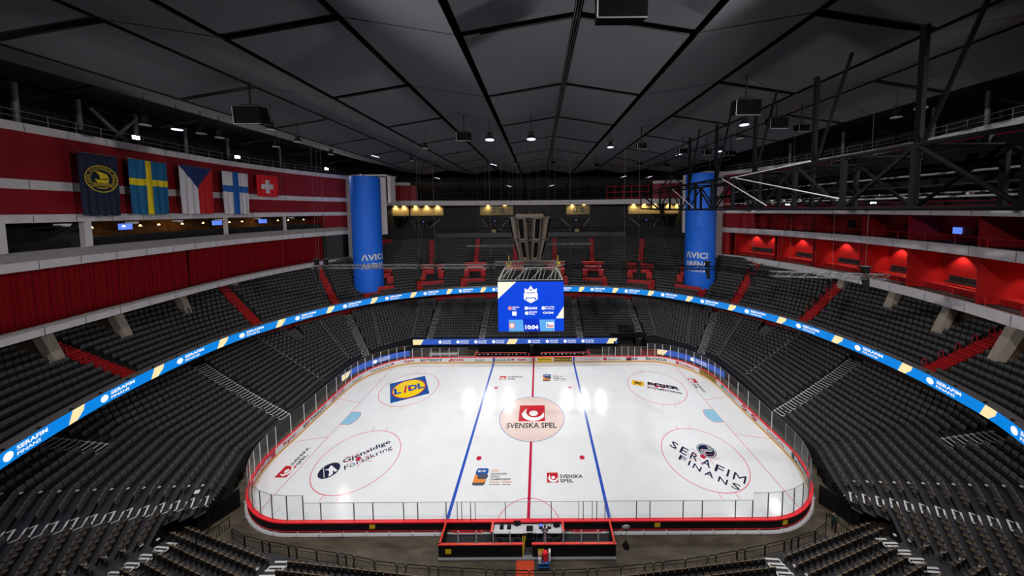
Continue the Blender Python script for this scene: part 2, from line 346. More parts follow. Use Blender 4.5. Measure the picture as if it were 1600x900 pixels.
for sd in (-1, 1):
    for j in range(9):
        for k in range(KR):
            a0, a1 = P_(sd, j, k), P_(sd, j+1, k); b0, b1 = P_(sd, j, k+1), P_(sd, j+1, k+1)
            z0 = Z0[j]+RISE*k; z1 = Z0[j+1]+RISE*k
            cuts = [0, 1]
            if j == 6 and k < 3: cuts = [0, .62]
            if sd > 0 and j == 0 and k < 3: cuts = [0, .70, .83, 1]
            for ci in range(0, len(cuts)-1):
                if len(cuts) == 4 and ci == 1: continue
                t0, t1 = cuts[ci], cuts[ci+1]; la, lb = lerp2(a0, a1, t0), lerp2(a0, a1, t1); ma, mb2 = lerp2(b0, b1, t0), lerp2(b0, b1, t1)
                za, zb = z0+(z1-z0)*t0, z0+(z1-z0)*t1
                zlo = 0 if k == 0 else -RISE
                q = [(la[0], la[1], za), (lb[0], lb[1], zb), (mb2[0], mb2[1], zb), (ma[0], ma[1], za)]
                ter.poly(q, 0)
                za2, zb2 = (0.0, 0.0) if k == 0 or removed(sd, j, (t0+t1)/2, k-1) else (za-RISE, zb-RISE)
                ter.poly([(la[0], la[1], za2), (lb[0], lb[1], zb2), (lb[0], lb[1], zb), (la[0], la[1], za)], 1)
            if j == 6 and k == 3:
                la, lb = lerp2(a0, a1, .62), a1; ter.poly([(la[0], la[1], 0), (lb[0], lb[1], 0), (lb[0], lb[1], z1), (la[0], la[1], z0)], 1)
            if sd > 0 and j == 0 and k == 3:
                la, lb = lerp2(a0, a1, .70), lerp2(a0, a1, .83); ter.poly([(la[0], la[1], 0), (lb[0], lb[1], 0), (lb[0], lb[1], z1), (la[0], la[1], z0)], 1)
            # white row-end marks at the section joints
            if j in (1, 2, 3, 4, 6, 7, 8) and k > 0:
                c = lerp2(a0, b0, .45); ter.box((c[0], c[1], z0+.45), (.16, .16, .07), 2)
            # seats
            s0, s1 = lerp2(a0, b0, .66), lerp2(a1, b1, .66); L = hypot(s1[0]-s0[0], s1[1]-s0[1]); n = int((L-.5)/.54)
            if n < 1: continue
            nx, ny = (s1[1]-s0[1])/L, -(s1[0]-s0[0])/L
            if nx*s0[0]+ny*s0[1] > 0: nx, ny = -nx, -ny
            for i in range(n):
                t = (i+.5)/n; c = lerp2(s0, s1, t)
                if any(A[0] == j and A[3] <= k < A[4] and abs((t-(A[1]+(A[2]-A[1])*k/KR))*L) < .85 for A in AIS[sd]): continue
                if removed(sd, j, t, k): continue
                if sd > 0 and j == 0 and k == 3 and .70 < t < .83: continue
                if j == 8 and (t > .98): continue
                if pix(c[0], c[1], z0)[1] > 1000: continue
                seats.append((c[0], c[1], z0+(z1-z0)*t, atan2(ny, nx)-pi/2, sd, j, k))
# top concourse walkway and its back wall
for sd in (-1, 1):
    for j in range(9):
        a, b = P_(sd, j, KR), P_(sd, j+1, KR); c, d = P_(sd, j, KR+2), P_(sd, j+1, KR+2); zt = Z0[j]+RISE*KR-.3; zu = Z0[j+1]+RISE*KR-.3
        ter.poly([(a[0], a[1], zt), (b[0], b[1], zu), (d[0], d[1], zu), (c[0], c[1], zt)], 0)
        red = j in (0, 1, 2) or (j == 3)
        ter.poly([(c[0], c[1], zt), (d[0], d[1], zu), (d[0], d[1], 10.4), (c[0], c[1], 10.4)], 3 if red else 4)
tag(mk('seating_terrace', ter, ['terrace', 'rubber', 'nosing', 'red_deep', 'brown_wall']), 'black stepped terrace of the lower bowl around the rink', 'terrace', kind='structure')
# ---- aisle stairs of the lower bowl
for sd in (-1, 1):
    for ai, (j, ti, to, k0, k1) in enumerate(AIS[sd]):
        mb = MB()
        for k in range(k0, k1):
            t = ti+(to-ti)*k/KR; t = max(t, .012)
            a = lerp2(P_(sd, j, k), P_(sd, j+1, k), t); b = lerp2(P_(sd, j, k+1), P_(sd, j+1, k+1), ti+(to-ti)*(k+1)/KR)
            d = Vector((b[0]-a[0], b[1]-a[1])); dl = d.length; d.normalize(); e = Vector((-d.y, d.x)); z = Z0[j]+(Z0[j+1]-Z0[j])*t+RISE*k
            rz = atan2(d.y, d.x)-pi/2
            if removed(sd, j, t, k): continue
            W = 1.15
            c = Vector(a)+d*(dl*.78); mb.box((c.x, c.y, z+.085), (W, dl*.42, .17), 0, rz)                 # half step
            for off, zz in ((.04, z+.006), (dl*.60, z+.176)):
                c = Vector(a)+d*off; mb.box((c.x, c.y, zz), (W, .12, .014), 1, rz)
            for sg in (-1, 1):
                c = Vector(a)+d*(dl*.78)+e*(sg*W/2); mb.box((c.x, c.y, z+.178), (.1, dl*.42, .014), 1, rz)
                if sg == 1 or j < 6:
                    c = Vector(a)+d*(dl*.3)+e*(sg*W/2); mb.box((c.x, c.y, z+.008), (.08, dl*.5, .014), 1, rz)
        side = 'left' if sd < 0 else 'right'
        nm = {0: 'far stand %s of the screen, %s one' % (side, 'inner' if ai == 0 else 'outer'), 2: '%s far corner stand' % side, 3: '%s stand, short flight under the ribbon, far end' % side,
              4: '%s stand, full flight behind the goal' % side, 5: '%s stand, short flight under the ribbon, near end' % side, 6: '%s near corner, flight beside the boards' % side,
              7: '%s near corner, flight beside the railed walkway' % side, 8: 'near stand %s, behind the black fence' % side}[j]
        tag(mk('aisle_stairs', mb, ['rubber', 'nosing']), 'black aisle steps edged in white, '+nm, 'stairs', 'aisle steps of the lower bowl')
# ---- seats: 300 nearest as individuals, the rest one object
def seat_geo(mbx, x, y, z, a, full=False):
    c, s = cos(a), sin(a)
    def W(px, py): return (x+c*px-s*py, y+s*px+c*py)
    # backrest (tilted), tip-up cushion in front
    def bx(cx, cy, cz, sx, sy, sz, tilt, mi, top=None):
        p = W(cx, cy); mbx.box((p[0], p[1], z+cz), (sx, sy, sz), mi, a, tilt, top)
    bx(0, 0, .64, .45, .08, .42, -.2, 0, 2)
    bx(0, .08, .36, .40, .10, .28, .1, 1)
proj = [(pix(s[0], s[1], s[2]+.5), i) for i, s in enumerate(seats)]
vis = sorted([(p[2], i) for p, i in proj if -5 < p[0] < 1605 and -5 < p[1] < 905])[:300]
ind = set(i for _, i in vis)
mbs = MB()
for i, s in enumerate(seats):
    if i not in ind: seat_geo(mbs, *s[:4])
tag(mk('stadium_seats', mbs, ['seat_cloth', 'seat_shell', 'seat_trim']), 'rows of black folding seats filling the lower bowl around the rink', 'seats', kind='stuff')
def make_seat():
    r = thing('stadium_seat', '', 'seat')
    b = MB(); b.box((0, 0, .64), (.47, .05, .44), 0, 0, -.2, 1); b.box((0, .035, .64), (.42, .05, .36), 2, 0, -.2)
    mk('backrest', b, ['seat_shell', 'seat_trim', 'seat_cloth'], r)
    b = MB(); b.box((0, .09, .37), (.42, .09, .3), 0, 0, .1); mk('cushion', b, 'seat_shell', r)
    b = MB(); b.box((-.25, .05, .33), (.04, .16, .52), 0); b.box((-.25, .12, .6), (.04, .3, .04), 1); mk('armrest', b, ['seat_shell', 'seat_trim'], r)
    b = MB(); b.box((.25, .05, .33), (.04, .16, .52), 0); b.box((.25, .12, .6), (.04, .3, .04), 1); mk('armrest', b, ['seat_shell', 'seat_trim'], r); return r
ORD = ['first', 'second', 'third', 'fourth', 'fifth', 'sixth', 'seventh', 'eighth', 'ninth', 'tenth', 'eleventh', 'twelfth', 'thirteenth', 'fourteenth', 'fifteenth', 'sixteenth']
proto = None
for i in sorted(ind):
    x, y, z, a, sd, j, k = seats[i]
    side = 'left' if sd < 0 else 'right'
    gp = '%s row, %s, %s side' % (ORD[k], SECN[j], side); lb = 'black folding seat in the %s' % gp
    if proto is None: proto = o = make_seat()
    else: o = dup(proto)
    o.location = (x, y, z); o.rotation_euler = (0, 0, a); o['label'] = lb; o['group'] = 'black folding seats, '+gp
# ================================================================== RIBBON + UPPER BOWL
RPTS = [(-33.5, -27.5), (-37.5, -22.5), (-40.5, -17.5), (-43.3, -10.5), (-44.7, -3), (-44.6, 4), (-42.3, 11), (-38.3, 17.7), (-32.5, 23.3), (-24.5, 27.4), (-16.5, 29.5), (-8, 30.4), (0, 30.6), (9.8, 30.1), (18, 28.9), (25.5, 26.4), (32.6, 21.6), (38.3, 15.0), (42.2, 8.0), (43.8, 0), (43.7, -7), (42.3, -13.3), (40.2, -17.3), (37.5, -22), (33.5, -27)]
RB = Curve(RPTS)
rib = thing('led_ribbon_board', 'glowing blue LED ribbon with white sponsor names running round the balcony edge', 'led display')
mb = MB(); mb.sweep(RB.p, RB.n, [(0, 9.42), (0, 10.6), (.12, 10.6), (.12, 9.42)], [0, 1, 1, 1]); mk('screen_face', mb, ['led_blue', 'steel_dark'], rib)
mb = MB(); mb.sweep(RB.p, RB.n, [(-.06, 10.62), (-.06, 10.72), (.9, 10.72), (.9, 9.1), (.7, 9.1), (.7, 10.62)], [0]*6)
t = 1
while t < RB.L-1:
    (p, n) = RB.at(t, .02); mb.box((p[0], p[1], 10.78), (.16, .16, .12), 1, atan2(n[1], n[0])); t += 2.6
mk('top_edge', mb, ['ceil_beam', 'black'], rib)
mlogo = MB(); mpat = MB(); mdisc = MB()
sgn = 1
t0 = RB.near(-40.5, -17.5); cnt = 0
t = t0
def on_rib(u0, wd, z, h, d=-.015):
    def f(u, v):
        p, n = RB.at(u0+u*wd, d); return (p[0], p[1], z+v*h)
    return f
while t < RB.L-12:
    k = 16; cc = t-.55       # disc at t
    p0 = [on_rib(cc, 1, 10.01, 1)(.36*cos(2*pi*i/k), .36*sin(2*pi*i/k)) for i in range(k)]
    mlogo = MB(); mpat = MB(); mdisc = MB(); mdisc.poly([(a, b, c) for a, b, c in p0])
    text_into(mlogo, 'SERAFIM', on_rib(t+.05, 2.3, 10.05, .36), .03); text_into(mlogo, 'FINANS', on_rib(t+.05, 1.75, 9.62, .28), .02)
    q = on_rib(t+4.0, 1, 9.43, 1.16)
    mpat.poly([q(0, 0), q(.75, 0), q(1.35, .55), q(1.5, 1), q(.45, 1)])
    t += 7.8
    mk('sponsor_name', mlogo, 'led_white', rib); mk('sponsor_emblem', mdisc, 'led_white', rib); mk('cream_patch', mpat, 'led_cream', rib)
# upper terrace
def kmax(p): return 21 if p[1] > 23.5 and abs(p[0]) < 32 else 15
ut = MB(); useats = []
TS = [RB.L*i/150 for i in range(151)]
D0, DD, UZ, UR = 1.2, .8, 10.15, .5
PORT = [(-32.5, 23.3), (-23.5, 28), (-14, 29.9), (-4.6, 30.5), (4.6, 30.5), (14, 29.6), (23.5, 27.2), (32.2, 22)]
PT = [RB.near(*p) for p in PORT]
LOWST = [PT[i]+(-2.6 if PORT[i][0] < 0 else 2.6) for i in range(8)]
SIDEST = [RB.near(-44.1, -7.2), RB.near(-43.6, 7.6), RB.near(-38.3, 17.7), RB.near(37.5, 16.2), RB.near(42.6, 7.2), RB.near(43.7, -7.4)]
for a, b in zip(TS, TS[1:]):
    pm, _ = RB.at((a+b)/2); km = kmax(pm)
    p0, _ = RB.at(a, .5); p1, _ = RB.at(b, .5); q0, _ = RB.at(a, D0); q1, _ = RB.at(b, D0); z = UZ-.1
    ut.poly([(p0[0], p0[1], z), (p1[0], p1[1], z), (q1[0], q1[1], z), (q0[0], q0[1], z)], 1)
    for k in range(km):
        d = D0+DD*k; z = UZ+UR*k
        p0, _ = RB.at(a, d); p1, _ = RB.at(b, d); q0, _ = RB.at(a, d+DD); q1, _ = RB.at(b, d+DD)
        ut.poly([(p0[0], p0[1], z), (p1[0], p1[1], z), (q1[0], q1[1], z), (q0[0], q0[1], z)], 0)
        ut.poly([(p0[0], p0[1], z-UR), (p1[0], p1[1], z-UR), (p1[0], p1[1], z), (p0[0], p0[1], z)], 0)
    d = D0+DD*km; p0, _ = RB.at(a, d); p1, _ = RB.at(b, d); z = UZ+UR*km
    zt_ = z+3.5 if km > 15 else 17.05; ut.poly([(p0[0], p0[1], z-UR-.5), (p1[0], p1[1], z-UR-.5), (p1[0], p1[1], zt_), (p0[0], p0[1], zt_)], 2 if km > 15 else 3)
for k in range(21):
    d = D0+DD*k+.5; t = 0
    while t < RB.L:
        p, n = RB.at(t, d); base, _ = RB.at(t)
        stp = .55/(1+d/38.0)
        if k < kmax(base):
            ok = True
            for i, pt in enumerate(PT):
                if abs(t-pt) < 2.5 and 2 <= k <= 9: ok = False
                if abs(t-pt) < .8*(1-d/60) and k > 8: ok = False
                if k < 4 and abs(t-LOWST[i]) < .8: ok = False
            for st in SIDEST:
                if abs(t-st) < .75: ok = False
            px = pix(p[0], p[1], UZ+UR*k)
            if not (-30 < px[0] < 1630 and px[1] < 930): ok = False
            if hypot(p[0]+37.2, p[1]-26.5) < 3.3 or hypot(p[0]-36.9, p[1]-26) < 3.3: ok = False
            if ok: useats.append((p[0], p[1], UZ+UR*k, atan2(-n[1], -n[0])-pi/2))
        t += stp
tag(mk('upper_terrace', ut, ['terrace_top', 'ceil_beam', 'dark_wall', 'red_wall']), 'dark stepped terrace of the upper bowl behind the LED ribbon', 'terrace', kind='structure')
mbs = MB()
for s in useats: seat_geo(mbs, *s)
tag(mk('upper_stadium_seats', mbs, ['seat_cloth', 'seat_shell', 'seat_cloth']), 'rows of black folding seats filling the upper bowl above the LED ribbon', 'seats', kind='stuff')
# red stairs of the upper bowl
def upstairs(t, k0, k1, label, W=1.2, rails=True):
    mb = MB(); rl = MB(); r = thing('red_stairs', label, 'stairs', group='red stairs of the upper bowl')
    for k in range(k0, k1):
        d = D0+DD*k; p, n = RB.at(t, d); a = atan2(n[1], n[0])-pi/2; z = UZ+UR*k
        for q in range(2):
            c, _ = RB.at(t, d+DD*(.25+.5*q)); mb.box((c[0], c[1], z+.02+.125*(2*q)+.06), (W, DD*.52, .16+.1*q), 0, a)
            c, _ = RB.at(t, d+DD*.5*q+.04); mb.box((c[0], c[1], z+.15+.25*q), (W, .05, .02), 1, a)
        if rails and k % 2 == 0:
            c, _ = RB.at(t, d+.3); e = Vector((-n[1], n[0]))
            b0 = (c[0]+e.x*W*.55, c[1]+e.y*W*.55)
            rl.path([(b0[0], b0[1], z), (b0[0], b0[1], z+1.1), (b0[0]+n[0]*.45, b0[1]+n[1]*.45, z+1.2), (b0[0]+n[0]*.45, b0[1]+n[1]*.45, z+.3)], .035, 5)
    mk('steps', mb, ['red_stair', 'red_box'], r)
    if rl.v: mk('handrail', rl, 'red_stair', r)
names = ['left side stand nearest the camera', 'left side stand behind the goal', 'left far corner by the blue banner', 'right far corner by the blue banner', 'right side stand behind the goal', 'right side stand nearest the camera']
for st, nm in zip(SIDEST, names): upstairs(st, 0, 15, 'long red painted stairs climbing the upper bowl, '+nm)
pn = ['beside the left blue banner', 'second from the left blue banner', 'third from the left blue banner', 'behind the left half of the video screen', 'behind the right half of the video screen', 'third from the right blue banner', 'second from the right blue banner', 'beside the right blue banner']
for i, (pt, lt) in enumerate(zip(PT, LOWST)):
    upstairs(lt, 0, 4, 'short red stairs just above the LED ribbon, '+pn[i], 1.2, False)
    if i not in (0, 7): upstairs(pt, 9, 21, 'red stairs rising above the portal, '+pn[i], 1.25, False)
    r = thing('entrance_portal', 'red framed entrance portal with dark opening, '+pn[i], 'portal', group='red entrance portals of the far upper bowl')
    mb = MB()
    def bx(t0, t1, d0, d1, z0, z1, mi=0):
        A = [RB.at(pt+t0, d0)[0], RB.at(pt+t1, d0)[0], RB.at(pt+t1, d1)[0], RB.at(pt+t0, d1)[0]]; mb.prism(A, z0, z1, mi)
    zf = UZ+UR*2
    bx(-2.4, 2.4, D0+DD*2, D0+DD*4.5, zf-.6, zf+.15)                     # landing
    bx(-2.4, 2.4, D0+DD*2, D0+DD*2+.1, zf, zf+1.0)                     # front parapet
    bx(-2.4, -1.3, D0+DD*4.5, D0+DD*9, zf, zf+2.7); bx(1.3, 2.4, D0+DD*4.5, D0+DD*9, zf, zf+2.7)
    bx(-1.9, 1.9, D0+DD*5.5, D0+DD*9, zf+2.2, zf+3.3); bx(-2.4, 2.4, D0+DD*8.6, D0+DD*9.2, zf+2.6, zf+4.1)
    mk('portal_frame', mb, 'red_stair', r); mb = MB(); bx(-1.3, 1.3, D0+DD*6.2, D0+DD*6.6, zf, zf+2.25); mk('dark_opening', mb, 'dark_wall', r)
# ================================================================== SIDE FACADES
LP = [(-41.5, -34), (-44, -26), (-46, -18), (-47.2, -12), (-48.3, -6), (-49.2, 0), (-49.9, 6), (-49.9, 12), (-48.9, 19), (-47.2, 25.3), (-44.6, 31.3)]
RP = [(41.5, -34), (43.5, -26), (45.6, -18), (47.3, -12), (49.2, -6), (50.4, 0), (50.9, 7), (50.1, 14), (48.6, 20.5), (46.4, 26), (44.2, 29.9)]
FL, FR = Curve(LP), Curve(RP)
def sec(mb, C, t0, t1, prof, mis):
    p, n = C.sub(t0, t1); mb.sweep(p, n, prof, mis)
# left facade (materials: 0 red 1 white 2 ledge 3 dark 4 bar 5 grey)
mb = MB(); L = FL.L; tB = FL.near(-46.9, 26.7)
def band(C, z0, z1, mi, d0=0, th=.4, t0=0, t1=None): sec(mb, C, t0, C.L if t1 is None else t1, [(d0, z0), (d0, z1), (d0+th, z1), (d0+th, z0)], [mi]*4)
band(FL, 17.0, 17.85, 1); band(FL, 17.8, 18.05, 2, -.12, .6)
sec(mb, FL, 0, L, [(-.1, 23.5), (-.1, 24.35), (.5, 25.25), (.9, 25.25), (.9, 23.5)], [1, 2, 2, 2, 1])
band(FL, 28.0, 28.8, 1, -.05); band(FL, 28.8, 31.2, 0, .1); band(FL, 31.2, 32.1, 1, .0); band(FL, 32.1, 36.6, 0, .1); band(FL, 36.6, 37.4, 1, -.08, .7)
band(FL, 25.3, 28, 0, .1, t0=tB); band(FL, 17.8, 23.6, 3, .8, .2)
for z in (33.2, 34.4, 35.5): band(FL, z, z+.05, 0, .04, .1)
band(FL, 29.9, 29.95, 0, .04, .1)
# the boxes behind the opening
tP1, tP2 = FL.near(-46.9, -13.6), FL.near(-48.0, -7.5)
sec(mb, FL, 0, tB, [(.9, 25.2), (6.5, 25.2), (6.5, 28.3), (.4, 28.3)], [5, None, 5, None])
sec(mb, FL, 0, tP2, [(4.5, 25.2), (4.5, 28.3)], [5, 5]); sec(mb, FL, tP2, tB, [(6.5, 25.2), (6.5, 28.3)], [4, 4])
for tt in (tP1, tP2, FL.near(-49.9, 9), FL.near(-49, 18.8), tB):
    p, n = FL.at(tt, .35); mb.box((p[0], p[1], 26.7), (.6 if tt in (tP1, tP2) else .25, .5, 2.9), 1 if tt < tB-1 else 0, atan2(n[1], n[0])+pi/2)
    if tt in (tP2, tB): p, n = FL.at(tt, 3.6); mb.box((p[0], p[1], 26.7), (.2, 6, 2.9), 5 if tt == tP2 else 0, atan2(n[1], n[0])-pi/2)
sec(mb, FL, tP2, tB, [(1.4, 25.2), (1.4, 26.2), (2.0, 26.2), (2.0, 25.2)], [3]*4); sec(mb, FL, 0, tP2, [(1.6, 25.2), (1.6, 26.0), (2.0, 26.0), (2.0, 25.2)], [3]*4)
# underside and dark space over the upper rows
sec(mb, FL, 0, L, [(.4, 17.0), (13, 17.4)], [3, None])
sec(mb, FL, 0, L, [(10.5, 14.0), (10.5, 17.4)], [3, None])
sec(mb, FL, 0, L, [(3.5, 37.4), (3.5, 42)], [3, None]); sec(mb, FL, 0, L, [(.6, 37.3), (3.6, 37.3)], [3, None])
# panel joints on the white bands
t = 1.5
while t < L:
    for (z0, z1, d) in ((17.0, 17.8, -.012), (23.55, 24.35, -.112), (31.25, 32.05, -.012), (36.65, 37.35, -.092), (28.05, 28.75, -.062)):
        p, n = FL.at(t, d); mb.box((p[0], p[1], (z0+z1)/2), (.035, .012, z1-z0), 3, atan2(n[1], n[0])-pi/2)
    t += 3.1
tag(mk('wall_left', mb, ['red_wall', 'white_panel', 'ledge', 'dark_wall', 'bar_wall', 'room_grey']), 'left facade with red panels and white bands', kind='structure')
# right facade
mb = MB(); L = FR.L; tC = FR.near(48.9, 19)
band(FR, 17.0, 18.2, 1, -.05); band(FR, 23.35, 24.45, 1, -.05); band(FR, 27.8, 28.7, 1, -.05); band(FR, 28.7, 36.6, 0, .1); band(FR, 36.6, 37.4, 1, -.08, .7)
band(FR, 24.4, 27.8, 0, .1, t0=FR.near(47.4, 23.8))
band(FR, 18.1, 23.4, 4, .1, t0=FR.near(45.2, 28.4))
sec(mb, FR, 0, L, [(4.2, 24.4), (4.2, 27.9)], [0, None]); sec(mb, FR, 0, L, [(.3, 24.45), (4.2, 24.45)], [3, None]); sec(mb, FR, 0, L, [(.3, 27.85), (4.2, 27.85)], [0, None])
sec(mb, FR, 0, L, [(4.6, 18.0), (4.6, 23.4)], [4, None]); sec(mb, FR, 0, L, [(.3, 23.38), (4.6, 23.38)], [4, None]); sec(mb, FR, 0, L, [(.3, 18.15), (2.4, 18.15), (2.4, 18.9), (4.6, 18.9)], [3, 4, 4, None])
sec(mb, FR, 0, L, [(.4, 17.0), (13, 17.4)], [3, None]); sec(mb, FR, 0, L, [(10.5, 14.0), (10.5, 17.4)], [3, None])
sec(mb, FR, 0, L, [(3.5, 37.4), (3.5, 42)], [3, None]); sec(mb, FR, 0, L, [(.6, 37.3), (3.6, 37.3)], [3, None])
DIV = [FR.near(*p) for p in [(45.4, 27.6), (48.8, 19.8), (50.2, 13.4), (50.85, 6.5), (50.4, -.3), (48.7, -7.6), (46.7, -14.2), (44.8, -21)]]
for tt in DIV:
    p, n = FR.at(tt, 2.6); mb.box((p[0], p[1], 20.8), (.22, 4.2, 5.2), 4, atan2(n[1], n[0])-pi/2)
    p, n = FR.at(tt+1.6, 3.4); mb.box((p[0], p[1], 20.8), (.18, 2.6, 5.2), 4, atan2(n[1], n[0])-pi/2)
    p, n = FR.at(tt, 2.3); mb.box((p[0], p[1], 26.1), (.06, 4.0, 3.4), 0, atan2(n[1], n[0])-pi/2)
t = 1.5
while t < L:
    for (z0, z1, d) in ((17.05, 18.15, -.062), (23.4, 24.4, -.062), (27.85, 28.65, -.062), (36.65, 37.35, -.092)):
        p, n = FR.at(t, d); mb.box((p[0], p[1], (z0+z1)/2), (.035, .012, z1-z0), 3, atan2(n[1], n[0])-pi/2)
    t += 4.4
tag(mk('wall_right', mb, ['red_wall', 'white_panel', 'ledge', 'dark_wall', 'red_box']), 'right facade with red boxes between white bands', kind='structure')
# lamps inside the red boxes, gallery doors
for bi, (ta, tb_) in enumerate(zip(DIV[1:], DIV)):
    for q in (.35, .75):
        p, n = FR.at(ta+(tb_-ta)*q, 3.9)
        spot('box_downlight', (p[0], p[1], 23.2), (p[0]+n[0]*.35, p[1]+n[1]*.35, 18), 520, 1.5, .05, (1, .75, .6), .6)
    p, n = FR.at((ta+tb_)/2+.6, 3.7); a = atan2(-n[1], -n[0])-pi/2
    mb = MB()
    wv = abs(tb_-ta)*.5
    for i in range(6):
        px_ = (i-2.5)*wv/6
        c = (p[0]+cos(a)*px_, p[1]+sin(a)*px_); mb.box((c[0], c[1], 19.75), (wv/6-.06, .12, .7), 0, a, -.15); mb.box((c[0]-sin(a)*.25, c[1]+cos(a)*.25, 19.3), (wv/6-.06, .45, .14), 0, a)
    tag(mk('seat_bench', mb, 'seat_shell'), 'row of black seats in the red right hand box, %s from the blue banner' % ['one', 'two', 'three', 'four', 'five', 'six', 'seven'][bi], 'seats', 'black seats in the red boxes')
    p, n = FR.at(ta+1.0, 4.5); mb = MB(); mb.box((p[0], p[1], 20.0), (.95, .08, 2.1), 0, atan2(n[1], n[0])-pi/2); mb.box((p[0]-n[0]*.06, p[1]-n[1]*.06, 20.0), (.8, .04, 1.9), 1, atan2(n[1], n[0])-pi/2)
    tag(mk('box_door', mb, ['red_stair', 'red_box']), 'red door at the back of box %s from the blue banner on the right' % ['one', 'two', 'three', 'four', 'five', 'six', 'seven'][bi], 'door', 'red doors of the right hand boxes')
GN = ['first', 'second', 'third', 'fourth', 'fifth', 'sixth', 'seventh']
for nm, (x, y), zc, wv, hv, mt in [('dark_window', (50.6, 10.6), 26.0, 1.0, 1.3, 'dark_wall'), ('dark_window', (50.8, 8.9), 26.0, .8, 1.3, 'dark_wall'), ('dark_window', (50.4, 3.5), 26.0, 1.3, .8, 'dark_wall'), ('wall_screen', (50.1, -1.9), 25.8, .9, .8, 'tv'), ('dark_window', (49.5, -4), 25.8, 1.3, .9, 'dark_wall'), ('wall_screen', (49.1, -5.8), 25.7, .6, 1.0, 'tv'), ('dark_window', (48.7, -7.0), 25.7, 1.0, 1.4, 'dark_wall')]:
    tt = FR.near(x, y); p, n = FR.at(tt, 4.1); mb = MB(); mb.box((p[0], p[1], zc), (wv, .1, hv), 0, atan2(n[1], n[0])-pi/2)
    tag(mk(nm, mb, mt), ('small glowing screen' if mt == 'tv' else 'small dark window')+' on the red right hand gallery wall, %s from the blue banner' % GN.pop(0), 'screen' if mt == 'tv' else 'window')
# gallery rail and box rail, top rails
def rail(C, t0, t1, z, h, d, mt, step, label, bars=2):
    r = thing('guard_rail', label, 'railing'); m2 = MB(); p, n = C.sub(t0, t1)
    for b in range(bars):
        zz = z+h*(b+1)/bars; pts = [(a[0]+q[0]*d, a[1]+q[1]*d, zz) for a, q in zip(p, n)]; m2.path(pts, .035, 5)
    mk('rail_bar', m2, mt, r); m2 = MB(); t = t0
    while t < t1:
        q, _ = C.at(t, d); m2.tube((q[0], q[1], z), (q[0], q[1], z+h), .035, 5); t += step
    mk('post', m2, mt, r)
rail(FL, 0, FL.L, 37.4, 1.15, .3, 'rail_grey', 2.1, 'thin grey guard rail along the top of the left red facade')
rail(FR, 0, FR.L, 37.4, 1.15, .3, 'rail_grey', 2.1, 'thin grey guard rail along the top of the right red facade')
rail(FR, 0, FR.near(47.4, 23.8), 24.45, 1.0, .2, 'red_stair', 3.3, 'red guard rail of the gallery above the red boxes', 1)
rail(FR, 0, FR.near(45.2, 28.4), 18.2, 1.0, .35, 'red_stair', 3.3, 'red guard rail along the front of the red boxes', 1)
# curtains (left)
def curtain(t0, t1, label):
    m2 = MB(); N = int((t1-t0)/.11); z0, z1 = 18.0, 23.55; rows = 4; a = []
    for i in range(N+1):
        t = t0+(t1-t0)*i/N; ph = i*.11*2*pi/.47
        dd = .3+.07*sin(ph+1.4*sin(i*.13))+.05*sin(ph*.41)+.06*sin(i*.061+sin(i*.023)*3)
        for r_ in range(rows+1):
            p, n = FL.at(t, dd+.03*sin(i*.05+r_)); a.append((p[0], p[1], z0+(z1-z0)*r_/rows))
    m2.v = a
    for i in range(N):
        for r_ in range(rows):
            b = i*(rows+1)+r_; m2.f.append((b, b+rows+1, b+rows+2, b+1)); m2.m.append(0)
    o = mk('stage_curtain', m2, 'curtain', smooth=True); tag(o, label, 'curtain', 'red curtains on the left facade')
    md = o.modifiers.new('thick', 'SOLIDIFY'); md.thickness = .03
tg = FL.near(-49.5, 2.8)
curtain(0, tg-.12, 'long pleated red curtain nearest the camera under the left white ledge'); curtain(tg+.12, FL.near(-46.7, 26.4), 'long pleated red curtain between the gap and the dark panel at left')
mb = MB(); sec(mb, FL, FL.near(-46.6, 26.7), FL.L-1.2, [(.15, 18.1), (.15, 23.5), (.35, 23.5), (.35, 18.1)], [0]*4); tag(mk('dark_panel', mb, 'room_grey'), 'dark grey wall panel between red curtain and left blue banner', 'panel')
# concrete pillars under the fascias
def pillar(C, x, y, label):
    tt = C.near(x, y); p, n = C.at(tt); e = Vector((-n[1], n[0])); m2 = MB()
    def q(a, d, z): d += 0 if C is FL else -1.6; return (p[0]+e.x*a+n[0]*d, p[1]+e.y*a+n[1]*d, z)
    m2.hexa([q(-.45, 3.2, 17.3), q(.45, 3.2, 17.3), q(.45, 4.1, 17.3), q(-.45, 4.1, 17.3)], [q(-.4, 1.7, 12.9), q(.4, 1.7, 12.9), q(.4, 2.5, 12.9), q(-.4, 2.5, 12.9)])
    m2.hexa([q(-.3, 4.0, 17.3), q(.3, 4.0, 17.3), q(.3, 7.4, 17.3), q(-.3, 7.4, 17.3)], [q(-.3, 2.4, 12.9), q(.3, 2.4, 12.9), q(.3, 7.4, 12.9), q(-.3, 7.4, 12.9)], 1)
    m2.f = [f[::-1] for f in m2.f]
    tag(mk('concrete_pillar', m2, ['pillar', 'pillar_wall']), label, 'pillar', 'slanted pillars under the side facades')
PO = ['nearest the camera', 'second from the camera', 'third from the camera', 'fourth from the camera', 'furthest from the camera']
for i, (x, y) in enumerate([(-47.7, -9.3), (-48.8, -2.7), (-49.7, 4.3), (-49.9, 12.0), (-49.0, 18.6)]): pillar(FL, x, y, 'slanted beige concrete pillar under the left facade, '+PO[i])
for i, (x, y) in enumerate([(47.7, -10.0), (49.5, -4.0), (50.6, 2.6), (50.7, 10.0), (49.0, 18.6)]): pillar(FR, x, y, 'slanted beige concrete pillar under the right facade, '+PO[i])
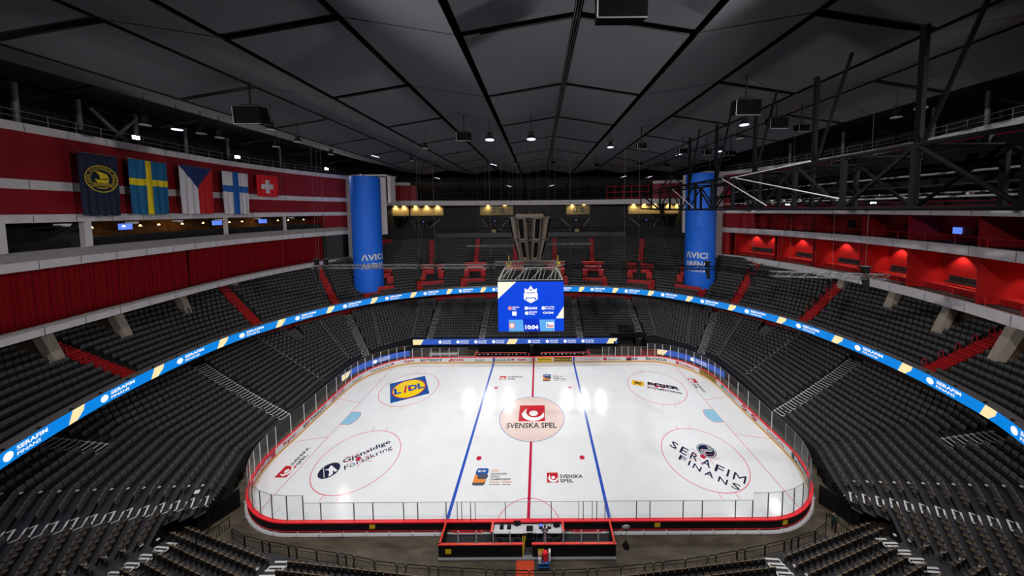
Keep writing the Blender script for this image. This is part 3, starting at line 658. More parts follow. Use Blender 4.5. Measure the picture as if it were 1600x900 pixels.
# corner towers and blue banners
mb = MB()
mb.hexa([(-44.6, 31.3, 17), (-39.2, 28.9, 17), (-39.2, 32, 17), (-44.6, 32.3, 17)], [(-44.6, 31.3, 37.4), (-39.2, 28.9, 37.4), (-39.2, 32, 37.4), (-44.6, 32.3, 37.4)])
mb.hexa([(-36, 29.4, 23.4), (-34.9, 31.0, 23.4), (-36, 33, 23.4), (-38, 33, 23.4)], [(-36, 29.4, 36.8), (-34.9, 31.0, 36.8), (-36, 33, 36.8), (-38, 33, 36.8)])
mb.box((-34.3, 32.4, 34.0), (.7, 2.4, 6.2)); mb.box((-36, 31, 37.1), (5, 5, .25), 0)
tag(mk('trim_1', mb, 'white_panel'), 'white corner tower behind the left blue banner', kind='structure')
mb = MB()
mb.hexa([(39.2, 28.2, 17), (44.2, 29.9, 17), (44.2, 31.5, 17), (39.2, 31.5, 17)], [(39.2, 28.2, 37.4), (44.2, 29.9, 37.4), (44.2, 31.5, 37.4), (39.2, 31.5, 37.4)])
mb.hexa([(35.5, 31.4, 23.2), (37.2, 29, 23.2), (38.5, 33, 23.2), (36.2, 33, 23.2)], [(35.5, 31.4, 36.8), (37.2, 29, 36.8), (38.5, 33, 36.8), (36.2, 33, 36.8)])
tag(mk('trim_2', mb, 'white_panel'), 'white corner tower behind the right blue banner', kind='structure')
def banner(cx, cy, r, a0, label, lines, la):
    t = thing('column_banner', label, 'banner'); m2 = MB(); K = 40; zs = [12.0, 13, 20, 28, 36.4]
    pts = [(cx+r*cos(2*pi*i/K), cy+r*sin(2*pi*i/K)) for i in range(K)]
    m2.sweep(pts, [((p[0]-cx)/r, (p[1]-cy)/r) for p in pts], [(.03, 11.2), (0, 20), (0, 30), (.02, 36.4), (-.2, 36.45), (-.2, 11.2)], [0]*6, closed=True)
    mk('banner_fabric', m2, 'banner_blue', t, smooth=False); m2 = MB()
    for (s, z, h, wd, bo) in lines:
        def f(u, v):
            a = la-wd/2/r+u*wd/r; return (cx+(r+.05)*cos(a), cy+(r+.05)*sin(a), z+v*h)
        m2 = MB(); text_into(m2, s, f, bo); mk('banner_lettering', m2, 'logo_white', t)
banner(-37.2, 26.5, 2.95, 0, 'tall blue fabric banner wrapped round the left corner column', [('\u039bVICI', 18.2, 1.4, 4.9, .03), ('\u039bREN\u039b', 16.4, 1.25, 4.9, .03)], -.68)
banner(36.9, 26.0, 3.05, 0, 'tall blue fabric banner wrapped round the right corner column', [('\u039bVICI', 18.2, 1.4, 4.6, .03), ('\u039bREN\u039b', 16.4, 1.25, 4.6, .03), ('STOCKHOLM', 15.3, .5, 3.6, .02)], -pi/2-.72)
# ================================================================== FAR END: balcony, corridor, band
B0 = Curve([(-38.5, 44.2), (-20, 45.8), (0, 46.3), (20, 45.8), (38.5, 44.2)]); bs = MB(); bseat = MB()
NB = 8
p0, n0 = B0.sub(0, B0.L, 3)
bs.sweep(p0, n0, [(0, 21.2), (0, 22.4), (.15, 22.4), (.15, 21.4), (9.5, 26.5), (9.5, 21.2)], [0, 0, 0, None, None, 1])
for k in range(NB):
    d = .2+1.0*k; z = 21.6+.64*k
    bs.sweep(p0, n0, [(d, z-.64), (d, z), (d+1.0, z)], [1, 1, None])
    t = .4
    while t < B0.L-.4:
        p, n = B0.at(t, d+.6)
        if not any(abs(p[0]-vx) < 2.0 and 1 <= k <= 5 for vx in (-32.8, -12, 12.3, 32.8)): seat_geo(bseat, p[0], p[1], z, atan2(-n[1], -n[0])-pi/2)
        t += .56
bs.sweep(p0, n0, [(8.2, 26.1), (8.2, 27.3), (8.4, 27.3), (8.4, 26.1)], [1]*4)
bs.sweep(p0, n0, [(8.4, 26.9), (12.5, 26.9)], [1, None])
for sx in (-1, 1):
    q = B0.at(0 if sx < 0 else B0.L, 0)[0]; r_ = B0.at(0 if sx < 0 else B0.L, 8.5)[0]
    bs.hexa([(q[0]-sx*0, q[1], 20.8), (q[0]+sx*.2, q[1], 20.8), (r_[0]+sx*1.2, r_[1], 24), (r_[0]+sx, r_[1], 24)], [(q[0], q[1], 22.6), (q[0]+sx*.2, q[1], 22.6), (r_[0]+sx*1.2, r_[1], 27.6), (r_[0]+sx, r_[1], 27.6)], 0)
M['balcony'] = mat('balcony_front', (.05, .05, .055), .5)
tag(mk('balcony_terrace', bs, ['balcony', 'rubber']), 'black stepped balcony under the far white band', 'balcony', kind='structure')
tag(mk('balcony_seats', bseat, ['seat_cloth', 'seat_shell', 'seat_trim']), 'rows of black seats on the far balcony', 'seats', kind='stuff')
for vx, nm in zip((-32.8, -12, 12.3, 32.8), ('far left', 'left of the speaker cluster', 'right of the speaker cluster', 'far right')):
    r = thing('balcony_entrance', 'dark balcony entrance with pale sloping handrails, '+nm, 'entrance', group='entrances on the far balcony')
    yb = 46.3-2.1*(vx/38)**2
    mb = MB(); mb.box((vx, yb+4.3, 24.5), (3.6, 2.2, 2.7)); mk('dark_opening', mb, 'dark_wall', r)
    mb = MB()
    for q in (-1.1, 0, 1.1): mb.tube((vx+q, yb+3.0, 23.3), (vx+q, yb+3.0, 24.9), .26, 8)
    mk('brown_drape', mb, 'speaker_case', r)
    mb = MB(); mb.box((vx, yb+2.3, 23.3), (4.2, .3, .12)); mb.box((vx, yb+1.5, 22.5), (1.2, 1.2, 1.5)); mk('landing_edge', mb, 'corr_wall', r)
    mb = MB()
    for s_ in (-1, 1): mb = MB(); mb.path([(vx+s_*2.0, yb+2.4, 23.3), (vx+s_*2.1, yb+2.5, 24.1), (vx+s_*4.4, yb+5.0, 26.3)], .07, 6); mk('handrail', mb, 'alu', r)
    mb = MB(); mb.box((vx, yb+3.1, 25.7), (.35, .12, .2)); mk('exit_lamp', mb, 'tv', r)
WB = Curve([(-48, 44), (-38, 45.6), (-20, 50), (0, 52), (20, 50), (38, 45.6), (48, 44)])
mb = MB(); sec(mb, WB, 0, WB.L, [(0, 30.45), (0, 31.85), (.5, 31.85), (.5, 30.45)], [0]*4)
ta, tb_ = WB.near(-41.5, 45), WB.near(-33.5, 46.6)
sec(mb, WB, ta, tb_, [(.1, 31.85), (.1, 36.2), (.4, 36.2), (.4, 31.85)], [1]*4); sec(mb, WB, ta, tb_-1.6, [(0, 36.2), (0, 37.0), (.4, 37.0), (.4, 36.2)], [0]*4)
ta, tb_ = WB.near(33.8, 46.6), WB.near(44.5, 45)
sec(mb, WB, ta, tb_, [(.1, 31.85), (.1, 36.2), (.4, 36.2), (.4, 31.85)], [1]*4); sec(mb, WB, ta, tb_, [(0, 36.2), (0, 37.0), (.4, 37.0), (.4, 36.2)], [0]*4)
sec(mb, WB, 2, WB.L-2, [(.5, 30.6), (5.5, 30.6)], [2, None])
tag(mk('wall_far', mb, ['white_panel', 'red_wall', 'dark_wall']), 'white band and red end walls above the far balcony', kind='structure')
mb = MB()     # red grid frame
for zz in (32.3, 34.0, 35.7): mb.tube((21.5, 49.6, zz), (33, 47.0, zz), .09, 5)
for q in range(6): x = 21.5+q*2.3; y = 49.6-q*.52; mb.tube((x, y, 31.9), (x, y, 36), .09, 5)
tag(mk('metal_grid', mb, 'red_stair'), 'red open metal grid above the white band on the far right', 'frame')
mb = MB(); mb.box((0, 56.6, 28.8), (96, .3, 4)); 
tag(mk('wall_corridor', mb, 'room_grey'), 'dim corridor wall behind the far balcony', kind='structure')
segs = [(-46, -40.6), (-40, -29.4), (-17.7, -7), (10, 17.5), (29.8, 40), (41.5, 47)]
for si, (a, b) in enumerate(segs):
    lab = ['at the far left end beside the blue banner', 'with three lamps on the left', 'with two pictures left of the speaker cluster', 'with two pictures right of the speaker cluster', 'with three lamps on the right', 'at the far right end beside the blue banner'][si]
    r = thing('lit_wall_panel', 'cream corridor wall lit from above, '+lab, 'wall panel', group='lit cream corridor walls')
    mb = MB(); mb.box(((a+b)/2, 56.0, 29.0), (b-a, .2, 3.2)); mk('panel', mb, 'corr_wall', r)
    nl = 3 if si in (1, 4) else (2 if si in (0, 5) else 2)
    for q in range(nl):
        x = a+(b-a)*(q+.5)/nl; m2 = MB(); m2.box((x, 55.6, 30.45), (.8, .3, .12)); mk('lamp', m2, 'lamp_warm', r)
        if si in (1, 4) or q == 0 or si in (0, 5): spot('corridor_light', (x, 55.2, 30.4), (x, 56.0, 28), 330 if si in (0, 1, 4, 5) else 220, 2.4, .1, (1, .72, .35), .8)
    if si in (2, 3):
        for q in (.38, .68): m2 = MB(); x = a+(b-a)*q; m2.box((x, 55.85, 28.9), (1.0, .1, 1.4)); m2.box((x, 55.79, 28.9), (.7, .04, 1.1), 1); mk('picture', m2, ['black', 'ledge'], r)
# ================================================================== RINK
HX, HY, RC = 30.0, 14.85, 8.5
def rk(s, d=0):
    a = HX-RC; b = 2*(HY-RC); q = pi/2*RC; s %= 4*a+2*b+4*q; R = RC+d
    if s < a: return (-s, -HY-d), (0, -1)
    s -= a
    if s < q: t = s/RC; return (-a-R*sin(t), -(HY-RC)-R*cos(t)), (-sin(t), -cos(t))
    s -= q
    if s < b: return (-HX-d, -(HY-RC)+s), (-1, 0)
    s -= b
    if s < q: t = s/RC; return (-a-R*cos(t), (HY-RC)+R*sin(t)), (-cos(t), sin(t))
    s -= q
    if s < 2*a: return (-a+s, HY+d), (0, 1)
    s -= 2*a
    if s < q: t = s/RC; return (a+R*sin(t), (HY-RC)+R*cos(t)), (sin(t), cos(t))
    s -= q
    if s < b: return (HX+d, (HY-RC)-s), (1, 0)
    s -= b
    if s < q: t = s/RC; return (a+R*cos(t), -(HY-RC)-R*sin(t)), (cos(t), -sin(t))
    s -= q
    return (a-s, -HY-d), (0, -1)
RL = 4*(HX-RC)+4*(HY-RC)+4*pi/2*RC
rp = [rk(RL*i/240) for i in range(240)]; PP = [p for p, n in rp]; NN = [n for p, n in rp]
ice = thing('ice_rink', 'white ice surface with painted lines and sponsor logos', 'ice')
mb = MB(); mb.poly([(p[0], p[1], .0) for p in PP][::-1]); mb.poly([(p[0], p[1], -.04) for p in PP]); o = mk('ice_sheet', mb, 'ice', ice)
o.location.z = .03; ZI = .034
def xw(y0):  # half length of the rink at height y
    y = abs(y0); return HX if y < HY-RC else HX-RC+math.sqrt(max(RC**2-(y-HY+RC)**2, 0))
def yw(x0):
    x = abs(x0); return HY if x < HX-RC else HY-RC+math.sqrt(max(RC**2-(x-HX+RC)**2, 0))
BL, GL, SXP, SYP = 7.57, 26.02, 20.07, 6.92
for s in (-1, 1):
    mb = MB(); mb.line((s*BL, -HY), (s*BL, HY), .32, ZI); tag(mk('blue_line', mb, 'i_blue', ice), 'blue line')
    mb = MB(); y = yw(GL); mb.line((s*GL, -y), (s*GL, y), .07, ZI); mk('goal_line', mb, 'i_line', ice)
    mb = MB(); mb.line((s*26.05, 3.45), (s*29.95, 4.3), .06, ZI); mb.line((s*26.05, -3.45), (s*29.95, -4.3), .06, ZI); mk('trapezoid_line', mb, 'i_line', ice)
    mb = MB(); R_ = 1.83; pts = [(s*GL, 1.28), (s*(GL-1.32), 1.28)]+[(s*(GL-R_*cos(a)), R_*sin(a)) for a in [x*.1 for x in range(7, -8, -1)]]+[(s*(GL-1.32), -1.28), (s*GL, -1.28)]
    mb.poly([(p[0], p[1], ZI+.001) for p in pts]); mk('goal_crease', mb, 'i_crease', ice)
    mb = MB()
    for a, b in zip(pts, pts[1:]): mb.line(a, b, .06, ZI+.003)
    mk('crease_line', mb, 'i_line', ice)
    for t in (-1, 1):
        c = (s*SXP, t*SYP); mb = MB(); mb.ring(c, 4.45, 4.53, ZI)
        for q in (-1, 1):
            for y in (-1, 1): x = c[0]+q*.85; mb.line((x, c[1]+y*4.44), (x, c[1]+y*5.1), .06, ZI)
        mk('face_off_circle', mb, 'i_line', ice)
        mb = MB(); mb.disc((c[0], c[1], ZI+.012), .3); 
        mk('face_off_spot', mb, 'i_red', ice)
        for q in (-1, 1):
            for y in (-1, 1):
                mb = MB(); mb.line((c[0]+q*.6, c[1]+y*.3), (c[0]+q*1.8, c[1]+y*.3), .05, ZI+.01); mb.line((c[0]+q*.6, c[1]+y*.3), (c[0]+q*.6, c[1]+y*1.2), .05, ZI+.01); mk('face_off_mark', mb, 'i_line', ice)
        mb = MB(); mb.disc((s*6.0, t*SYP, ZI+.004), .3); mk('neutral_spot', mb, 'i_red', ice)
mb = MB(); mb.line((0, 4.5), (0, HY), .3, ZI); mb.line((0, -4.5), (0, -HY), .3, ZI); mk('centre_line', mb, 'i_red', ice)
mb = MB(); mb.disc((0, 0, ZI), 4.5, k=72); mk('centre_circle', mb, 'i_pink', ice); mb = MB(); mb.ring((0, 0), 4.45, 4.52, ZI+.002); mk('centre_ring', mb, 'i_blue', ice)
mb = MB(); mb.ring((.0, -HY), 3.0, 3.07, ZI, a0=.0, a1=pi, k=40); mk('referee_crease', mb, 'i_line', ice)
# emblem of the pools company: red square with white crescent and ball
def sq_logo(c, w, h, ang=0, mats=('i_logo', 'i_white')):
    ca, sa = cos(ang), sin(ang)
    def T(x, y, z=0): x *= w; y *= h; return (c[0]+ca*x-sa*y, c[1]+sa*x+ca*y, ZI+.004+z)
    mb = MB(); mb.poly([T(-.5, -.5), T(.5, -.5), T(.5, .5), T(-.5, .5)])
    mk('sponsor_square', mb, mats[0], ice); mb = MB()
    mb.poly([T(.06+.17*cos(a*pi/10), -.02+.17*sin(a*pi/10), .003) for a in range(20)])
    outer = [(.06+.46*cos(a), -.02+.46*sin(a)) for a in [pi*.95+(pi*1.05)*i/16 for i in range(17)]]; inner = [(.1+.33*cos(a), .08+.36*sin(a)) for a in [pi*.95+(pi*1.05)*i/16 for i in range(17)]]
    outer = [(min(max(x, -.45), .47), max(y, -.5)) for x, y in outer]; outer[0] = (-.22, .3); outer[-1] = (.46, -.05)
    for i in range(16): mb.poly([T(*outer[i], .003), T(*outer[i+1], .003), T(*inner[i+1], .003), T(*inner[i], .003)])
    mk('sponsor_figure', mb, mats[1], ice)
def ice_text(t, o, ux, uy, m='i_black', bold=.02, z=.006):
    mb = MB(); text_into(mb, t, quadmap((o[0], o[1], ZI+z), (ux[0], ux[1], 0), (uy[0], uy[1], 0)), bold); mk('ice_lettering', mb, m, ice)
sq_logo((-.0, .8), 3.65, 3.35); ice_text('SVENSKA SPEL', (-3.35, -2.15), (6.7, 0), (0, .98), bold=.015)
sq_logo((-5.2, 9.75), 1.15, 1.15); ice_text('SVENSKA', (-4.35, 9.85), (2.45, 0), (0, .4)); ice_text('SPEL', (-4.35, 9.2), (1.4, 0), (0, .4))
sq_logo((2.45, -9.5), 1.2, 1.2); ice_text('SVENSKA', (3.25, -9.6), (2.45, 0), (0, .45)); ice_text('SPEL', (3.25, -10.1), (1.4, 0), (0, .42))
sq_logo((-27.15, -8.55), 1.5, 1.3, pi/2); ice_text('SVENSKA', (-27.0, -7.7), (0, 2.5), (-.42, 0)); ice_text('SPEL', (-26.4, -7.7), (0, 1.45), (-.42, 0))
sq_logo((26.8, 8.55), 1.2, 1.2, -pi/2); ice_text('SVENSKA', (26.85, 7.7), (0, -2.4), (.42, 0)); ice_text('SPEL', (26.25, 7.7), (0, -1.4), (.42, 0))
def champ(x, y, s=1):
    def rr(x0, y0, w, h, sh, m, z, r=.25):
        mb = MB(); pts = []
        for cx, cy, a0 in ((w-r, h-r, 0), (r, h-r, pi/2), (r, r, pi), (w-r, r, 1.5*pi)):
            for i in range(5): a = a0+pi/2*i/4; px, py = cx+r*cos(a), cy+r*sin(a); pts.append((x+(x0+px+sh*py)*s, y+(y0+py)*s, ZI+z))
        mb.poly(pts); mk('emblem_shape', mb, m, ice)
    rr(0, 0, 1.35, .8, .1, 'i_grey', .003); rr(.03, .35, 1.3, 1.1, .1, 'i_orange', .005, .1); rr(.12, 1.25, 1.35, .85, .06, 'i_lidlblue', .007); rr(.4, .75, 1.15, .65, 0, 'i_grey', .009, .3)
    ice_text('IIHF', (x+.35*s, y+1.6*s), (.9*s, 0), (0, .26*s), 'i_white', .02, .011)
    X = x+1.85*s
    ice_text('2025', (X, y+1.68*s), (.8*s, 0), (0, .26*s), 'i_orange')
    ice_text('ICE HOCKEY', (X, y+1.27*s), (1.75*s, 0), (0, .24*s)); ice_text('WORLD', (X, y+.93*s), (1.0*s, 0), (0, .24*s)); ice_text('CHAMPIONSHIP', (X, y+.6*s), (2.2*s, 0), (0, .24*s))
    ice_text('SWEDEN \u00b7 DENMARK', (X, y+.3*s), (2.4*s, 0), (0, .2*s), 'i_orange', .01); ice_text('Stockholm \u00b7 Herning', (X, y-.02*s), (2.2*s, 0), (0, .24*s), 'i_black', .01)
champ(-6.1, -10.4, 1.0); champ(1.6, 8.72, .98)
# supermarket sign
A, Bv, Cv, D = (-21.34, 3.17), (-16.33, 5.55), (-18.75, 10.61), (-23.97, 8.26)
def LQ(u, v, z): return ((A[0]+(Bv[0]-A[0])*u+(D[0]-A[0])*v), (A[1]+(Bv[1]-A[1])*u+(D[1]-A[1])*v), ZI+z)
mb = MB(); mb.poly([LQ(0, 0, .003), LQ(1, 0, .003), LQ(1, 1, .003), LQ(0, 1, .003)]); mk('sponsor_square', mb, 'i_lidlblue', ice)
for r_, m, z in ((.46, 'i_red', .005), (.43, 'i_yellow', .007)):
    mb = MB(); mb.poly([LQ(.5+r_*cos(a*pi/20), .5+r_*sin(a*pi/20), z) for a in range(40)]); mk('sponsor_disc', mb, m, ice)
mb = MB(); text_into(mb, 'L', lambda u, v: LQ(.1+.19*u, .35+.3*v, .009), .05); text_into(mb, 'DL', lambda u, v: LQ(.48+.42*u, .35+.3*v, .009), .05); mk('ice_lettering', mb, 'i_lidlblue', ice)
mb = MB(); text_into(mb, 'i', lambda u, v: LQ(.35+.06*u+.05*v, .33+.36*v, .009), .05); mk('ice_lettering', mb, 'i_red', ice)
# insurance logo
d1 = Vector((3.9, 3.02)).normalized(); d2 = Vector((-d1.y, d1.x))
mb = MB(); mb.disc((-22.41, -8.45, ZI+.004), 1.05); mk('sponsor_disc', mb, 'i_navy', ice)
mb = MB()
def gp(x, y): q = Vector((-22.41, -8.45))+d1*x+d2*y; return (q.x, q.y, ZI+.007)
mb.poly([gp(*p) for p in [(-.12, -.85), (.0, -.3), (-.05, .1), (-.35, .3), (-.3, .38), (.0, .3), (.1, .6), (.3, .62), (.35, .4), (.55, -.1), (.75, -.6), (.5, -.62), (.35, -.2), (.3, -.75), (.1, -.9)]])
mb.poly([gp(-.52, -.8), gp(-.45, -.82), (gp(-.45, .85)), gp(-.5, .85)]); mk('sponsor_figure', mb, 'i_white', ice)
o1 = Vector((-21.3, -7.75)); ice_text('Gjensidige', tuple(o1), tuple(d1*5.0), tuple(d2*.95), 'i_navy', .02); o2 = o1-d2*1.15; ice_text('F\u00f6rs\u00e4kring', tuple(o2+d1*.05), tuple(d1*4.9), tuple(d2*.95), 'i_navy', 0)
# finance company logo, curved lettering
e1 = Vector((5.48, -4.95)).normalized(); e2 = Vector((-e1.y, e1.x))
c0 = Vector((20.95, -6.05))
mb = MB(); mb.ring(c0, .96, 1.05, ZI+.004, k=40); mb.disc((c0.x, c0.y, ZI+.004), .88); mk('sponsor_disc', mb, 'i_navy', ice)
mb = MB()
for off in (-.18, .0, .18):
    pts = [c0+e1*(off+.35*sin(t*pi*1.0)*1.0)+e2*(t*.75) for t in [i/8 for i in range(-8, 9)]]
    for a, b in zip(pts, pts[1:]): mb.line(a, b, .06, ZI+.007)
mk('sponsor_swirl', mb, 'i_white', ice)
def arc_text(t, o, wd, h, sag, m, bold=.01):
    bold = .012
    mb = MB()
    ws = [{'I': .35, 'M': 1.25, 'A': 1.05, 'N': 1.0}.get(c, .9) for c in t]; tot = sum(ws); acc = 0
    for i, ch in enumerate(t):
        cw = ws[i]/tot*(.68 if ch != 'I' else .4); u1 = acc/tot+(ws[i]/tot-cw)/2; acc += ws[i]
        def f(u, v): uu = u1+cw*u; q = Vector(o)+e1*(wd*uu)+e2*(h*v-sag*(1-(2*uu-1)**2)); return (q.x, q.y, ZI+.006)
        text_into(mb, ch, f, 0 if ch == 'M' else bold)
    mk('ice_lettering', mb, m, ice)
arc_text('SERAFIM', (16.75, -5.15), 8.1, 1.15, .35, 'i_navy', .03); arc_text('FINANS', (16.95, -7.05), 6.3, .8, .3, 'i_navy', .025)
# builders merchant logo
f1 = Vector((5.0, -1.75)).normalized(); f2 = Vector((-f1.y, f1.x))
q = Vector((17.4, 7.95)); mb = MB(); mb.poly([(*(q+f1*x+f2*y), ZI+.004) for x, y in [(-.95, -.7), (.95, -.7), (.95, .7), (-.95, .7)]]); mk('sponsor_square', mb, 'i_beijer', ice)
mb = MB()
for a, b in [((-.6, .35), (-.1, .1)), ((.6, .4), (.1, .1)), ((-.5, -.5), (0, .0)), ((.5, -.5), (0, 0)), ((0, -.1), (0, .35)), ((-.6, .0), (-.1, .1)), ((.6, -.05), (.1, .1))]: mb.line(q+f1*a[0]+f2*a[1], q+f1*b[0]+f2*b[1], .16, ZI+.007)
mk('sponsor_figure', mb, 'i_black', ice)
ice_text('BEIJER', (18.75, 7.25), tuple(f1*4.9), tuple(f2*1.15), 'i_black', .06); ice_text('BYGGMATERIAL', (18.5, 6.55), tuple(f1*5.2), tuple(f2*.5), 'i_black', .03)
# ---- boards
bd = thing('rink_boards', 'white rink boards with red top rail, yellow kick plate and black outer face', 'boards')
mb = MB(); mb.sweep(PP, NN, [(0, .24), (0, 1.08), (.16, 1.08), (.16, .12)], [0, 0, 1, None], closed=True); mk('dasher_board', mb, ['board_white', 'black'], bd)
mb = MB(); mb.sweep(PP, NN, [(-.012, .03), (-.012, .25), (.01, .25)], [0, 0, None], closed=True); mk('kick_plate', mb, 'board_kick', bd)
mb = MB(); mb.sweep(PP, NN, [(-.03, 1.08), (-.03, 1.17), (.24, 1.17), (.24, 1.05)], [0, 0, 0, 0], closed=True); mk('top_rail', mb, 'board_red', bd)
mb = MB(); mb.sweep(PP, NN, [(.165, .26), (.165, .31), (.19, .31), (.19, .26)], [0]*4, closed=True); mk('lower_stripe', mb, 'board_red', bd)
mb = MB(); mb.sweep(PP, NN, [(.16, .0), (.16, .12), (.32, .12), (.38, .0)], [0]*4, closed=True)
for i in range(0, 240, 3): p = PP[i]; n = NN[i]; mb.box((p[0]+n[0]*.3, p[1]+n[1]*.3, .17), (.06, .3, .16), 0, atan2(n[1], n[0])-pi/2)
mk('base_frame', mb, 'alu', bd)
for s in (-1, 1):
    mb = MB(); mb.box((s*BL, HY-.012, .66), (.32, .02, .82)); mb.box((s*BL, -HY+.012, .66), (.32, .02, .82)); mk('blue_line_mark', mb, 'i_blue', bd)
mb = MB(); mb.box((0, HY-.012, .66), (.3, .02, .82)); mk('red_line_mark', mb, 'i_red', bd)
def btext(t, s0, s1, m='txt_black', z=.42, h=.46, bold=.03, name='advert_lettering'):
    mb = MB(); text_into(mb, t, lambda u, v: (*rk(s0+(s1-s0)*u, -.016)[0], z+h*v), bold); mk(name, mb, m, bd)
def brect(s0, s1, m, z0=.28, z1=1.06, d=-.008):
    mb = MB(); K = max(2, int((s1-s0)/.4))
    for i in range(K): a = rk(s0+(s1-s0)*i/K, d)[0]; b = rk(s0+(s1-s0)*(i+1)/K, d)[0]; mb.poly([(*a, z0), (*b, z0), (*b, z1), (*a, z1)])
    mk('advert_panel', mb, m, bd)
brect(29.9, 34.6, 'txt_red'); btext('Scandic', 30.6, 34.0, 'logo_white')
btext('kpt:', 35.7, 37.6, 'txt_red', .36, .55)
for s0, s1, e in ((38.8, 43.0, 0), (61.0, 65.1, 0)):
    brect(s0, s0+.5, 'txt_black', .42, .86); brect(s0+.55, s0+1.05, 'txt_red', .42, .86); btext('T', s0+.12, s0+.4, 'logo_white', .5, .28); btext('+', s0+.65, s0+.95, 'logo_white', .5, .28); btext('TISSOT', s0+1.15, s1)
for s0, s1 in ((44.0, 47.1), (66.2, 69.2)):
    mb = MB(); mb.poly([(*rk(s0, -.014)[0], .42), (*rk(s0+1.0, -.014)[0], .42), (*rk(s0+.9, -.014)[0], .92), (*rk(s0+.55, -.014)[0], .92)]); mk('advert_panel', mb, 'txt_red', bd)
    btext('+', s0+.5, s0+.8, 'logo_white', .5, .25, .03); btext('SWISS', s0+1.05, s1, 'txt_red')
for s0, s1 in ((49.0, 51.0), (71.3, 73.1)): btext('local+', s0, s1, 'txt_navy', .48, .36, .0); brect(s0, s1, 'txt_navy', .36, .4, -.012)
for s0, s1 in ((52.4, 56.2), (74.9, 78.6)): btext('SwissLife', s0, s1-.5, 'txt_black', .4, .5, 0); mb = MB(); mb.poly([(*rk(s1-.12+.3*cos(a*pi/6), -.014)[0], .68+.16*sin(a*pi/6)) for a in range(12)]); mk('advert_mark', mb, 'txt_red', bd)
btext('kpt:', 58.1, 59.9, 'txt_red', .36, .55); btext('kpt:', 79.4, 81.1, 'txt_red', .36, .55); btext('fan', 81.9, 82.8, 'txt_red', .52, .24, 0)
brect(83.1, 85.9, 'txt_yellow'); btext('FORTUNA', 83.3, 85.7, 'txt_black', .5, .34)
for s0, s1 in ((86.2, 89.6), (113.0, 116.4)):
    brect(s0, s1, 'txt_black'); brect(s0+.1, s1-.1, 'txt_yellow', .98, 1.02, -.012); brect(s0+.1, s1-.1, 'txt_yellow', .32, .36, -.012); btext('BAUHAUS', s0+.6, s1-.6, 'txt_yellow', .5, .32)
    for c, g_ in ((s0+.15, 1), (s1-.15, -1)):
        mb = MB(); q = [(*rk(c, -.014)[0], .45), (*rk(c+g_*.35, -.014)[0], .67), (*rk(c, -.014)[0], .88)]; mb.poly(q); mk('advert_mark', mb, 'txt_yellow', bd)
btext('HOCKEYLIGA', 92.0, 94.9, 'txt_red', .55, .22, -.01)
mb = MB(); mb.poly([(*rk(95.9+.35*cos(a*pi/8), -.014)[0], .67+.3*sin(a*pi/8)) for a in range(16)]); mk('advert_mark', mb, 'txt_red', bd); btext('Svedland', 96.4, 98.6, 'txt_navy', .45, .4, 0)
brect(99.9, 100.9, 'txt_black', .35, .98); brect(99.98, 100.82, 'txt_red', .68, .92, -.012); btext('KB', 101.0, 102.0, 'txt_navy')
btext('\u0160KODA', 103.5, 107.4, 'txt_teal', .42, .56)
brect(108.9, 109.4, 'txt_red', .42, .95); btext('Kaufland', 109.5, 111.9, 'txt_red', .4, .38)
brect(117.6, 118.3, 'txt_green', .5, .95); btext('SEVEN', 118.4, 120.9, 'txt_navy', .42, .46, 0)
for c in (123.0, 124.9):
    mb = MB(); mb.poly([(*rk(c+.55*cos(a*pi/8), -.014)[0], .67+.33*sin(a*pi/8)) for a in range(16)]); mk('advert_mark', mb, 'txt_red', bd)
    mb = MB(); mb.poly([(*rk(c+x, -.02)[0], z) for x, z in ((-.45, .58), (.2, .66), (.45, .8), (-.2, .72))]); mk('advert_mark', mb, 'logo_white', bd)
btext('Coca-Cola', 127.2, 129.9, 'txt_red', .4, .56, .0)
brect(131.0, 136.0, 'txt_teal'); btext('Planmeca', 131.5, 134.8, 'logo_white', .42, .48)
def yellow(x, y, z, name='yellow_notice', par=None, rz=0, lab=''):
    mb = MB(); mb.box((0, 0, 0), (.5, .02, .38)); mb.box((0, -.012, .02), (.34, .006, .03), 1); mb.box((0, -.012, -.06), (.34, .006, .03), 1)
    o = mk(name, mb, ['yellow_sheet', 'txt_yellow'], par, (x, y, z)); o.rotation_euler = (0, 0, rz); tag(o, lab, 'notice', 'yellow notices on the black board faces'); return o
yellow(-13.9, -HY-.2, .72, lab='yellow notice on the black boards left of the officials box'); yellow(11.55, -HY-.2, .72, lab='yellow notice on the black boards right of the officials box'); a_ = rk(RL-23.0, .2)
yellow(a_[0][0], a_[0][1], .72, rz=atan2(a_[1][1], a_[1][0])+pi/2, lab='yellow notice on the black boards at the right near corner')
yellow(-6.5, -17.05, .72, lab='yellow notice at the left end of the officials box wall'); yellow(1.15, -17.05, .72, lab='yellow notice on the officials box wall beside the gap')
